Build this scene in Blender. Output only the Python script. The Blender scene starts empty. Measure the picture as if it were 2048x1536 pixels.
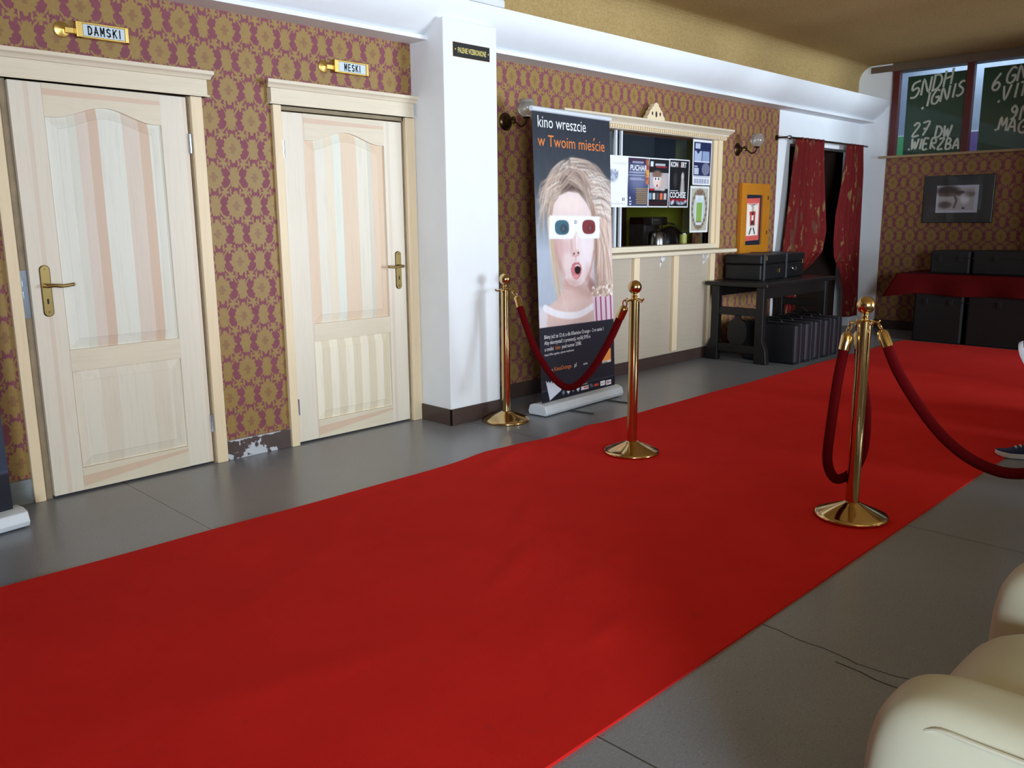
import bpy, math, random
import numpy as np
from mathutils import Matrix, Vector
random.seed(4); rng = np.random.default_rng(4)
SC = bpy.context.scene
COL = SC.collection
PI = math.pi

# ------------------------------------------------------------ camera
yaw, pitch, roll = 0.78825422, 0.1919649, -0.0082617
fw = Vector((math.sin(yaw)*math.cos(pitch), math.cos(yaw)*math.cos(pitch), -math.sin(pitch)))
rt = Vector((math.cos(yaw), -math.sin(yaw), 0)); up = rt.cross(fw)
rt2 = rt*math.cos(roll)+up*math.sin(roll); up2 = -rt*math.sin(roll)+up*math.cos(roll)
cd = bpy.data.cameras.new('camera'); cam = bpy.data.objects.new('camera', cd); COL.objects.link(cam)
cd.sensor_width = 36; cd.lens = 1685.06*36/2048; cd.clip_start = .05
M = Matrix((rt2, up2, -fw)).transposed().to_4x4(); M.translation = (0, -4.56, 1.37)
cam.matrix_world = M
SC.camera = cam

# ------------------------------------------------------------ light and exposure
SC.view_settings.view_transform = 'Standard'; SC.view_settings.look = 'None'
SC.view_settings.gamma = 1; SC.view_settings.exposure = 0.0
wd = bpy.data.worlds.new('sky'); SC.world = wd; wd.use_nodes = True
bg = wd.node_tree.nodes['Background']; bg.inputs[0].default_value = (.62, .78, 1, 1); bg.inputs[1].default_value = 1.0
def area(name, loc, rot, sx, sy, power, color):
    l = bpy.data.lights.new(name, 'AREA'); l.shape = 'RECTANGLE'; l.size = sx; l.size_y = sy
    l.energy = power; l.color = color
    o = bpy.data.objects.new(name, l); COL.objects.link(o); o.location = loc; o.rotation_euler = rot
    return o
DAY = (.73, .865, 1.0)
# daylight through the window openings in wall_right and wall_near
area('daylight_street', (7.4, -11.0, 1.45), (PI/2, 0, 0), 3.4, 2.3, 1060, DAY)
area('daylight_front', (-.4, -11.0, 1.55), (PI/2, 0, 0), 3.6, 1.9, 70, DAY)
area('daylight_near', (-2.68, -9.3, 1.5), (PI/2, 0, -PI/2), 2.9, 1.9, 1250, DAY)
area('daylight_side_room', (11.6, -1.6, 3.55), (0, 0, 0), .5, 2.6, 26, DAY)
area('ticket_room_lamp', (5.6, 1.2, 2.55), (0, 0, 0), .5, .5, 5, (1, .92, .78))

# ------------------------------------------------------------ material helpers
def lin(c):
    return tuple(((x/255)/12.92 if x/255 <= .04045 else ((x/255+.055)/1.055)**2.4) for x in c)
def rgba(c): return (*lin(c), 1)
class X:                                     # scalar node expressions
    nt = None
    def __init__(s, k): s.k = k
    @staticmethod
    def op(o, *a):
        n = X.nt.nodes.new('ShaderNodeMath'); n.operation = o
        for i, q in enumerate(a):
            if isinstance(q, X): X.nt.links.new(q.k, n.inputs[i])
            else: n.inputs[i].default_value = q
        return X(n.outputs[0])
    def __add__(s, o): return X.op('ADD', s, o)
    __radd__ = __add__
    def __sub__(s, o): return X.op('SUBTRACT', s, o)
    def __rsub__(s, o): return X.op('SUBTRACT', o, s)
    def __mul__(s, o): return X.op('MULTIPLY', s, o)
    __rmul__ = __mul__
    def __truediv__(s, o): return X.op('DIVIDE', s, o)
def sin(a): return X.op('SINE', a)
def cos(a): return X.op('COSINE', a)
def absx(a): return X.op('ABSOLUTE', a)
def sqrt(a): return X.op('SQRT', a)
def maxx(a, b): return X.op('MAXIMUM', a, b)
def minx(a, b): return X.op('MINIMUM', a, b)
def wrap(a, p): return X.op('WRAP', a, p/2, -p/2)
def step(a, e0, e1):
    n = X.nt.nodes.new('ShaderNodeMapRange'); n.interpolation_type = 'SMOOTHSTEP'
    X.nt.links.new(a.k, n.inputs[0]); n.inputs[1].default_value = e0; n.inputs[2].default_value = e1
    return X(n.outputs[0])
def newmat(name):
    m = bpy.data.materials.new(name); m.use_nodes = True; X.nt = m.node_tree
    return m, m.node_tree, m.node_tree.nodes['Principled BSDF']
def coords(scale=(1, 1, 1)):
    nt = X.nt; t = nt.nodes.new('ShaderNodeTexCoord'); mp = nt.nodes.new('ShaderNodeMapping')
    mp.inputs['Scale'].default_value = scale; nt.links.new(t.outputs['Object'], mp.inputs[0]); return mp.outputs[0]
def noise(vec, scale, detail=3, rough=.5, out=0):
    n = X.nt.nodes.new('ShaderNodeTexNoise'); X.nt.links.new(vec, n.inputs['Vector'])
    n.inputs['Scale'].default_value = scale; n.inputs['Detail'].default_value = detail; n.inputs['Roughness'].default_value = rough
    return X(n.outputs[out])
def mixc(f, a, b):
    n = X.nt.nodes.new('ShaderNodeMix'); n.data_type = 'RGBA'
    if isinstance(f, X): X.nt.links.new(f.k, n.inputs[0])
    else: n.inputs[0].default_value = f
    for q, i in ((a, 6), (b, 7)):
        if isinstance(q, tuple): n.inputs[i].default_value = q
        else: X.nt.links.new(q, n.inputs[i])
    return n.outputs[2]
def setc(b, sock): X.nt.links.new(sock, b.inputs['Base Color'])
def bump(b, h, strength=.3, dist=.01):
    n = X.nt.nodes.new('ShaderNodeBump'); n.inputs['Strength'].default_value = strength; n.inputs['Distance'].default_value = dist
    X.nt.links.new(h.k, n.inputs['Height']); X.nt.links.new(n.outputs[0], b.inputs['Normal'])
def plain(name, c, rough=.5, metal=0, var=.08, scale=8, spec=.5, bmp=0, bscale=80, coat=0):
    m, nt, b = newmat(name); v = coords()
    f = noise(v, scale, 4)
    d = tuple(max(0, x*(1-var*2)) for x in lin(c)); l = tuple(min(1, x*(1+var)) for x in lin(c))
    setc(b, mixc(f, (*d, 1), (*l, 1)))
    b.inputs['Roughness'].default_value = rough; b.inputs['Metallic'].default_value = metal
    b.inputs['Specular IOR Level'].default_value = spec; b.inputs['Coat Weight'].default_value = coat
    if bmp: bump(b, noise(v, bscale, 3), bmp, .005)
    return m
MAT = {}
def mk_wallpaper():
    m, nt, b = newmat('damask_wallpaper'); v = coords()
    sp = nt.nodes.new('ShaderNodeSeparateXYZ'); nt.links.new(v, sp.inputs[0])
    n1 = noise(v, 38, 2); n2 = noise(v, 130, 2)
    u0 = X(sp.outputs[0])+X(sp.outputs[1]); w0 = X(sp.outputs[2])
    u = u0+(n1-.5)*.012+(n2-.5)*.006; w = w0+(noise(coords((1, 1, 1.3)), 45, 2)-.5)*.012
    P, Q = .248, .314
    def polar(cu, cv, p, q, su, sv):
        du = wrap(u-cu, p); dv = wrap(w-cv, q)
        a = absx(du)*su; c = dv*sv
        return sqrt(a*a+c*c), X.op('ARCTAN2', c, a)
    def big(cu, cv):
        r, t = polar(cu, cv, P, Q, 1.0, .86)
        R = .0575+.0045*cos(t*8.0+.4)+.004*cos(t*17.0)+.006*X.op('POWER', absx(sin(t)), 8.0)
        return step(R-r, -.0015, .002), r, t
    def small(cu, cv):
        r, t = polar(cu, cv, P, Q, 1.35, .72)
        R = .042+.004*cos(t*6.0)+.0045*cos(t*13.0)
        return step(R-r, -.0015, .002)
    b1, r1, t1 = big(.02, .05); b2, r2, t2 = big(.02+P/2, .05+Q/2)
    s = maxx(small(.02, .05+Q/2), small(.02+P/2, .05))
    rl, tl = polar(.02+P/4, .05+Q/4, P/2, Q/2, 1.0, .9)
    leaf = step((.020+.008*cos(tl*5.0+1.2)+.003*cos(tl*9.0))-rl, -.0015, .002)
    fv = cos((w-.05)*(2*PI/Q))*.047+.062
    d1 = absx(absx(wrap(u-.02, P))-fv)
    tend = step(.0058-d1, -.0015, .0015)*step(noise(v, 21, 1), .36, .44)
    curl = step(.005-absx(rl-.034), -.0015, .0015)*step(cos(tl*3.0), .1, .35)
    g = maxx(maxx(maxx(b1, b2), s), maxx(leaf, maxx(tend, curl)))
    # heart of each medallion shows the ground colour again, with fine veins
    h1 = step(.020+.006*cos(t1*5.0)-r1, -.002, .003); h2 = step(.020+.006*cos(t2*5.0)-r2, -.002, .003)
    vein = step(absx(sin(t1*7.0))*.03+absx(sin(t2*7.0))*0-.004, -.002, .004)
    heart = maxx(h1, h2)*.55
    thread = sin((u0*1.0+w0*2.2)*620.0)*.5+.5
    gold = mixc(thread, rgba((149, 119, 64)), rgba((167, 136, 80)))
    gold2 = mixc(noise(v, 60, 3), rgba((136, 106, 54)), gold)
    gold3 = mixc(heart, gold2, rgba((124, 80, 58)))
    pur = mixc(noise(v, 25, 2), rgba((118, 58, 70)), rgba((136, 74, 84)))
    setc(b, mixc(g, pur, gold3))
    X.nt.links.new((.62-g*.14).k, b.inputs['Roughness'])
    b.inputs['Specular IOR Level'].default_value = .35
    bump(b, g, .12, .002)
    return m
def mk_stucco():
    m, nt, b = newmat('sand_stucco'); v = coords()
    n1 = noise(v, 60, 5, .75); n2 = noise(v, 3, 3)
    c = mixc(n2, rgba((154, 127, 80)), rgba((170, 142, 94)))
    sp = step(noise(v, 90, 4, .7), .62, .72)
    c = mixc(sp, c, rgba((112, 88, 54)))
    setc(b, mixc(step(n1, .3, .75), c, rgba((188, 160, 110))))
    b.inputs['Roughness'].default_value = .95; b.inputs['Specular IOR Level'].default_value = .1
    bump(b, noise(v, 85, 5, .7), .45, .012)
    return m
def mk_floor():
    m, nt, b = newmat('worn_terrazzo'); v = coords()
    sp = nt.nodes.new('ShaderNodeSeparateXYZ'); nt.links.new(v, sp.inputs[0])
    n = noise(v, 160, 3, .7); n2 = noise(v, 2.3, 4, .6)
    c = mixc(n2, rgba((116, 120, 129)), rgba((138, 142, 151)))
    c = mixc(step(n, .52, .7), c, rgba((156, 160, 167)))
    c = mixc(step(noise(v, 95, 3, .6), .6, .72), c, rgba((92, 95, 101)))
    j = wrap(X(sp.outputs[0])-1.612, 2.21)
    jm = step(.0028-absx(j), -.001, .001)
    j2 = wrap(X(sp.outputs[1])+5.55, 2.76)
    jm = maxx(jm, step(.0026-absx(j2), -.001, .001)*.55)
    setc(b, mixc(jm, c, rgba((52, 48, 47))))
    X.nt.links.new((.27+n2*.08).k, b.inputs['Roughness']); b.inputs['Specular IOR Level'].default_value = .8
    bump(b, n, .012, .002)
    return m
def mk_carpet():
    m, nt, b = newmat('red_felt'); v = coords()
    n = noise(v, 420, 3, .7); n2 = noise(v, 3.5, 5, .6)
    c = mixc(n2, rgba((198, 29, 26)), rgba((218, 39, 34)))
    c = mixc(step(noise(v, 9, 4, .7), .58, .78)*.35, c, rgba((150, 46, 42)))
    lint = step(noise(v, 150, 2, .6), .775, .80)*step(noise(v, 9, 1), .45, .6)
    c = mixc(lint*.8, c, rgba((205, 160, 150)))
    setc(b, c); b.inputs['Roughness'].default_value = .95; b.inputs['Specular IOR Level'].default_value = .08
    b.inputs['Sheen Weight'].default_value = .12; b.inputs['Sheen Tint'].default_value = rgba((220, 90, 80))
    bump(b, n, .45, .004)
    return m
def mk_wood(name, stripes, period, axis=0, off=0, base=(226, 206, 178), grain=(1, 1, .06)):
    """pale pine: planks of given tones repeating along one axis, plus fine grain"""
    m, nt, b = newmat(name); v = coords()
    sp = nt.nodes.new('ShaderNodeSeparateXYZ'); nt.links.new(v, sp.inputs[0])
    g = noise(coords(grain), 60, 4, .6); kn = noise(coords((1, 1, .35)), 5, 3, .6)
    if stripes:
        a = X(sp.outputs[axis])+(kn-.5)*.006
        f = X.op('FRACT', (a-off)/period)
        r = nt.nodes.new('ShaderNodeValToRGB'); nt.links.new(f.k, r.inputs[0]); cr = r.color_ramp
        while len(cr.elements) > 1: cr.elements.remove(cr.elements[-1])
        pos = 0
        for i, (w, c) in enumerate(stripes):
            e = cr.elements[0] if i == 0 else cr.elements.new(min(pos, .999))
            e.position = min(pos, .999); e.color = rgba(c)
            if i < len(stripes)-1: pass
            pos += w
        cr.interpolation = 'CONSTANT'
        c = r.outputs[0]
    else: c = mixc(kn, rgba(base), rgba(tuple(min(255, x+8) for x in base)))
    dk = step(g, .45, .8)*.22
    setc(b, mixc(dk, c, rgba(tuple(x*.82 for x in base))))
    b.inputs['Roughness'].default_value = .48; b.inputs['Specular IOR Level'].default_value = .35
    bump(b, g, .05, .002)
    return m
def mk_attr(name, rough=.45, spec=.4):
    m, nt, b = newmat(name); a = nt.nodes.new('ShaderNodeAttribute'); a.attribute_name = 'ink'
    setc(b, a.outputs['Color']); b.inputs['Roughness'].default_value = rough; b.inputs['Specular IOR Level'].default_value = spec
    return m
def mk_glass(name, refl=.9, tint=(1, 1, 1)):
    m = bpy.data.materials.new(name); m.use_nodes = True; nt = m.node_tree; nt.nodes.clear()
    o = nt.nodes.new('ShaderNodeOutputMaterial'); mx = nt.nodes.new('ShaderNodeMixShader')
    t = nt.nodes.new('ShaderNodeBsdfTransparent'); t.inputs[0].default_value = (*tint, 1)
    g = nt.nodes.new('ShaderNodeBsdfGlossy'); g.inputs['Roughness'].default_value = .02
    fr = nt.nodes.new('ShaderNodeFresnel'); fr.inputs[0].default_value = 1.5
    mm = nt.nodes.new('ShaderNodeMath'); mm.operation = 'MULTIPLY'; mm.inputs[1].default_value = refl; nt.links.new(fr.outputs[0], mm.inputs[0])
    nt.links.new(mm.outputs[0], mx.inputs[0]); nt.links.new(t.outputs[0], mx.inputs[1]); nt.links.new(g.outputs[0], mx.inputs[2]); nt.links.new(mx.outputs[0], o.inputs[0])
    return m
def mk_peel():
    m, nt, b = newmat('chipped_brown_paint'); v = coords()
    sp = nt.nodes.new('ShaderNodeSeparateXYZ'); nt.links.new(v, sp.inputs[0])
    z = X(sp.outputs[2]); x = X(sp.outputs[0])
    n = noise(v, 22, 4, .6)
    low = step(n-z*2.2+(.08-absx(x-2.36))*1.1, .42, .45)
    top = step(z+(n-.5)*.06, .108, .113)
    c = mixc(maxx(low, top), mixc(noise(v, 8, 3), rgba((62, 47, 43)), rgba((84, 66, 60))), rgba((190, 192, 198)))
    setc(b, c); b.inputs['Roughness'].default_value = .45
    return m
def mk_curtain():
    m, nt, b = newmat('patterned_curtain'); v = coords()
    n = noise(coords((1, 1, .30)), 17, 3, .6); n2 = noise(coords((1, 1, .3)), 9, 2); n3 = noise(v, 34, 3)
    c = mixc(n3, rgba((84, 15, 16)), rgba((112, 26, 24)))
    c = mixc(step(n, .60, .66)*.85, c, rgba((124, 98, 60)))
    c = mixc(step(n2, .62, .68)*.7, c, rgba((88, 58, 44)))
    setc(b, c); b.inputs['Roughness'].default_value = .8; b.inputs['Specular IOR Level'].default_value = .15
    return m
PW = (240, 243, 246)
MAT.update(
    paper=mk_wallpaper(), stucco=mk_stucco(), floor=mk_floor(), carpet=mk_carpet(),
    white=plain('white_plaster', (234, 236, 238), .7, bmp=.08, bscale=30, var=.02),
    greyplaster=plain('bare_cement', (132, 138, 140), .8, var=.2, scale=20, bmp=.2),
    brown=plain('brown_gloss_paint', (72, 55, 50), .35, var=.12),
    peel=mk_peel(),
    jamb=plain('unfinished_jamb', (150, 132, 104), .7, var=.25, scale=14),
    pine=mk_wood('pale_pine', None, 1, base=(228, 206, 170)),
    pineh=mk_wood('pale_pine_rail', None, 1, base=(217, 203, 179), grain=(.06, 1, 1)),
    leafA=mk_wood('pine_staves', [(.24, (222, 219, 206)), (.17, (216, 200, 184)), (.10, (210, 182, 158)), (.20, (224, 221, 208)), (.08, (216, 213, 198)), (.11, (217, 201, 186)), (.10, (209, 182, 160))], .50, 0, .03),
    leafB=mk_wood('pine_staves_warm', [(.12, (228, 214, 190)), (.11, (222, 222, 208)), (.22, (224, 200, 174)), (.16, (226, 218, 200)), (.06, (212, 206, 190)), (.20, (224, 199, 173)), (.13, (226, 218, 202))], .52, 0, .28),
    lowA=mk_wood('pine_staves_flat', [(.2, (221, 211, 192)), (.2, (218, 206, 186)), (.2, (223, 213, 195)), (.2, (217, 205, 185)), (.2, (221, 211, 193))], .45, 0, .05),
    lowB=mk_wood('pine_staves_striped', [(.5, (236, 226, 204)), (.5, (222, 208, 180))], .118, 0, .02),
    stile=mk_wood('pine_stile', [(.86, (225, 214, 196)), (.14, (220, 202, 182))], .155, 0, .0),
    pink=plain('pink_heartwood', (216, 186, 160), .5, var=.04),
    gold=plain('polished_brass', (206, 176, 124), .11, 1, var=.03, scale=3),
    brass=plain('old_brass', (150, 128, 80), .3, 1, var=.1),
    bronze=plain('dark_bronze', (74, 54, 36), .3, .9, var=.1),
    steel=plain('brushed_steel', (190, 192, 196), .25, 1, var=.04),
    alu=plain('matt_aluminium', (222, 228, 236), .4, .1, var=.04),
    zinc=plain('zinc_strike', (190, 205, 225), .2, 1, var=.15, scale=60),
    velvet=plain('crimson_velvet', (82, 4, 8), .9, var=.15, spec=.06, scale=60),
    black=plain('black_leather', (20, 20, 22), .42, var=.15, bmp=.1, bscale=60),
    blackbox=plain('blue_black_fibreboard', (16, 17, 25), .5, var=.15),
    blackwood=plain('black_stained_wood', (24, 22, 21), .38, var=.2, scale=20, bmp=.1),
    darkgrey=plain('grey_webbing', (66, 68, 72), .6),
    banner=plain('banner_back', (60, 64, 72), .6),
    navy=plain('navy_banner_print', (30, 36, 52), .4, var=.05),
    ink_white=plain('white_ink', (236, 236, 238), .5, var=.02), ink_orange=plain('orange_ink', (226, 128, 62), .5, var=.03),
    ink_black=plain('black_ink', (20, 22, 26), .5), ink_yellow=plain('yellow_ink', (222, 204, 120), .4, var=.03),
    signface=plain('sign_enamel', (200, 214, 222), .3, var=.03),
    print=mk_attr('printed_paper'), glass=mk_glass('window_glass', .22),
    frost=plain('frosted_glass', (206, 204, 200), .12, var=.06, spec=.8, scale=14), signbrass=plain('satin_brass', (222, 188, 108), .36, 1, var=.06, scale=30),
    ply=mk_wood('plywood', None, 1, base=(180, 166, 148), grain=(.06, 1, 1)),
    honey=plain('honey_pine', (196, 124, 30), .35, var=.1, scale=6),
    lime=plain('lime_green_paint', (134, 142, 28), .7, var=.05),
    darkbrown=plain('dark_brown_paint', (52, 30, 20), .7, var=.1),
    dark=plain('near_black', (13, 13, 14), .6),
    curtain=mk_curtain(), maroon=plain('maroon_paint', (92, 30, 28), .45), beam=plain('brown_beam', (104, 84, 66), .6),
    ledge=plain('pale_ledge', (168, 142, 104), .6), board=plain('green_board', (26, 66, 46), .45, var=.06),
    chalk=plain('chalk_paint', (214, 218, 202), .8), mint=plain('mint_wall', (100, 200, 124), .7), violet=plain('violet_wall', (116, 92, 150), .7),
    bluewhite=plain('blue_white_wall', (176, 192, 212), .7),
    cloth=plain('red_tablecloth', (84, 9, 10), .9, var=.1, spec=.1), mount=plain('grey_mount', (50, 55, 59), .35),
    cream=plain('cream_upholstery', (186, 182, 160), .42, var=.05, bmp=.06, bscale=40, spec=.5), piping=plain('cream_piping', (190, 184, 164), .4),
    sneaker=plain('blue_canvas', (24, 42, 96), .6), sole=plain('white_rubber', (220, 226, 236), .5),
    trousers=plain('black_trousers', (22, 22, 26), .8), jacket=plain('grey_jacket', (70, 74, 82), .8), skin=plain('skin', (205, 150, 122), .5), hair=plain('brown_hair', (62, 42, 30), .6),
    yellow=plain('yellow_tin', (196, 196, 90), .35), lampwhite=plain('white_enamel', (226, 228, 230), .4),
)
MAT['frost'].node_tree.nodes['Principled BSDF'].inputs['Transmission Weight'].default_value = .75
# ------------------------------------------------------------ mesh builder
class MB:
    def __init__(s): s.v = []; s.f = []; s.m = []; s.sm = []
    def add(s, vs, fs, m=0, smooth=False):
        o = len(s.v); s.v += [tuple(p) for p in vs]
        for f in fs: s.f.append(tuple(o+i for i in f)); s.m.append(m); s.sm.append(smooth)
        return s
    def box(s, x0, x1, y0, y1, z0, z1, m=0, mat=None):
        vs = [(x, y, z) for x in (x0, x1) for y in (y0, y1) for z in (z0, z1)]
        if mat is not None: vs = [mat @ Vector(p) for p in vs]
        return s.add(vs, [(0, 1, 3, 2), (4, 6, 7, 5), (0, 4, 5, 1), (2, 3, 7, 6), (0, 2, 6, 4), (1, 5, 7, 3)], m)
    def tube(s, pts, r, n=10, m=0, cap=True):
        pts = [Vector(p) for p in pts]; k = len(pts); rs = r if isinstance(r, (list, tuple)) else [r]*k
        t0 = (pts[1]-pts[0]).normalized(); u = t0.orthogonal().normalized(); vs = []; pt = t0
        for i, p in enumerate(pts):
            t = ((pts[min(i+1, k-1)]-pts[i]).normalized()+(pts[i]-pts[max(i-1, 0)]).normalized()).normalized()
            u = (pt.rotation_difference(t) @ u); u = (u-t*u.dot(t)).normalized(); w = t.cross(u); pt = t
            vs += [p+(u*math.cos(a)+w*math.sin(a))*rs[i] for a in [2*PI*j/n for j in range(n)]]
        fs = [(i*n+j, i*n+(j+1) % n, (i+1)*n+(j+1) % n, (i+1)*n+j) for i in range(k-1) for j in range(n)]
        s.add(vs, fs, m, True)
        if cap:
            o = len(s.v)-k*n
            s.f += [tuple(o+j for j in range(n))[::-1], tuple(o+(k-1)*n+j for j in range(n))]; s.m += [m, m]; s.sm += [False, False]
        return s
    def lathe(s, prof, c=(0, 0, 0), n=24, m=0, mat=None, closed=True):
        vs = []; k = len(prof)
        for r, z in prof:
            for j in range(n):
                a = 2*PI*j/n; p = Vector((r*math.cos(a), r*math.sin(a), z))
                if mat is not None: p = mat @ p
                vs.append(p+Vector(c))
        fs = [(i*n+j, i*n+(j+1) % n, (i+1)*n+(j+1) % n, (i+1)*n+j) for i in range(k-1) for j in range(n)]
        s.add(vs, fs, m, True)
        if closed:
            o = len(s.v)-k*n
            s.f += [tuple(o+j for j in range(n))[::-1], tuple(o+(k-1)*n+j for j in range(n))]; s.m += [m, m]; s.sm += [False]*2
        return s
    def prism(s, poly, fn, m=0, smooth=False):
        """poly: 2D outline; fn(a, b, side) gives the 3D point on side 0 or 1"""
        n = len(poly); vs = [fn(a, b, 0) for a, b in poly]+[fn(a, b, 1) for a, b in poly]
        s.add(vs, [tuple(range(n))[::-1], tuple(range(n, 2*n))], m)
        o = len(s.v)-2*n
        for i in range(n): s.f.append((o+i, o+(i+1) % n, o+n+(i+1) % n, o+n+i)); s.m.append(m); s.sm.append(smooth)
        return s
    def grid(s, fn, nu, nv, m=0, smooth=True):
        vs = [fn(i/nu, j/nv) for j in range(nv+1) for i in range(nu+1)]
        fs = [(j*(nu+1)+i, j*(nu+1)+i+1, (j+1)*(nu+1)+i+1, (j+1)*(nu+1)+i) for j in range(nv) for i in range(nu)]
        return s.add(vs, fs, m, smooth)
    def sphere(s, c, r, m=0, nu=24, nv=14, sc=(1, 1, 1)):
        prof = [(r*math.sin(PI*i/nv)*1.0+1e-5, -r*math.cos(PI*i/nv)) for i in range(nv+1)]
        return s.lathe(prof, c, nu, m, Matrix.Diagonal(sc).to_3x3())
    def text(s, body, fn, size, m=0, sx=1, align='LEFT', shear=0, bold=0, depth=0):
        cu = bpy.data.curves.new('lettering', 'FONT'); cu.body = body; cu.size = size; cu.align_x = align; cu.shear = shear
        cu.resolution_u = 3; cu.offset = bold
        ob = bpy.data.objects.new('lettering', cu); COL.objects.link(ob); dg = bpy.context.evaluated_depsgraph_get()
        me = bpy.data.meshes.new_from_object(ob.evaluated_get(dg))
        s.add([fn(v.co.x*sx, v.co.y) for v in me.vertices], [tuple(p.vertices) for p in me.polygons], m)
        bpy.data.objects.remove(ob); bpy.data.curves.remove(cu); bpy.data.meshes.remove(me); return s
    def build(s, name, mats, parent=None, local=False, bevel=0, seg=2, sub=0, solid=0):
        if not isinstance(mats, (list, tuple)): mats = [mats]
        off = Vector((0, 0, 0))
        if parent is not None and not local:
            q = parent
            while q is not None: off += q.location; q = q.parent
        me = bpy.data.meshes.new(name); me.from_pydata([tuple(Vector(p)-off) for p in s.v], [], s.f)
        for q in mats: me.materials.append(MAT[q] if isinstance(q, str) else q)
        me.polygons.foreach_set('material_index', s.m); me.polygons.foreach_set('use_smooth', s.sm); me.update()
        if any(s.sm): me.set_sharp_from_angle(angle=math.radians(42))
        o = bpy.data.objects.new(name, me); COL.objects.link(o)
        if parent is not None: o.parent = parent
        if bevel:
            b = o.modifiers.new('bevel', 'BEVEL'); b.width = bevel; b.segments = seg; b.limit_method = 'ANGLE'; b.angle_limit = .7
        if sub: q = o.modifiers.new('smooth', 'SUBSURF'); q.levels = sub; q.render_levels = sub
        if solid: q = o.modifiers.new('solid', 'SOLIDIFY'); q.thickness = solid
        return o
def tag(o, label=None, cat=None, group=None, kind=None):
    for k, q in (('label', label), ('category', cat), ('group', group), ('kind', kind)):
        if q: o[k] = q
    return o
def T(name, label, cat, loc=(0, 0, 0), rz=0, group=None, kind=None):
    o = bpy.data.objects.new(name, None); COL.objects.link(o); o.location = loc; o.rotation_euler = (0, 0, rz); o.empty_display_size = .1
    return tag(o, label, cat, group, kind)
def copy_tree(o, parent=None):
    c = o.copy(); COL.objects.link(c)
    if parent is not None: c.parent = parent
    for ch in list(o.children): copy_tree(ch, c)
    return c
def smooth_curve(pts, n=8):
    P = [Vector(p) for p in pts]; out = []
    for i in range(len(P)-1):
        a, b, c, d = P[max(i-1, 0)], P[i], P[i+1], P[min(i+2, len(P)-1)]
        for j in range(n):
            t = j/n; out.append(.5*((2*b)+(c-a)*t+(2*a-5*b+4*c-d)*t*t+(3*b-a-3*c+d)*t**3))
    return out+[P[-1]]

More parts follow.
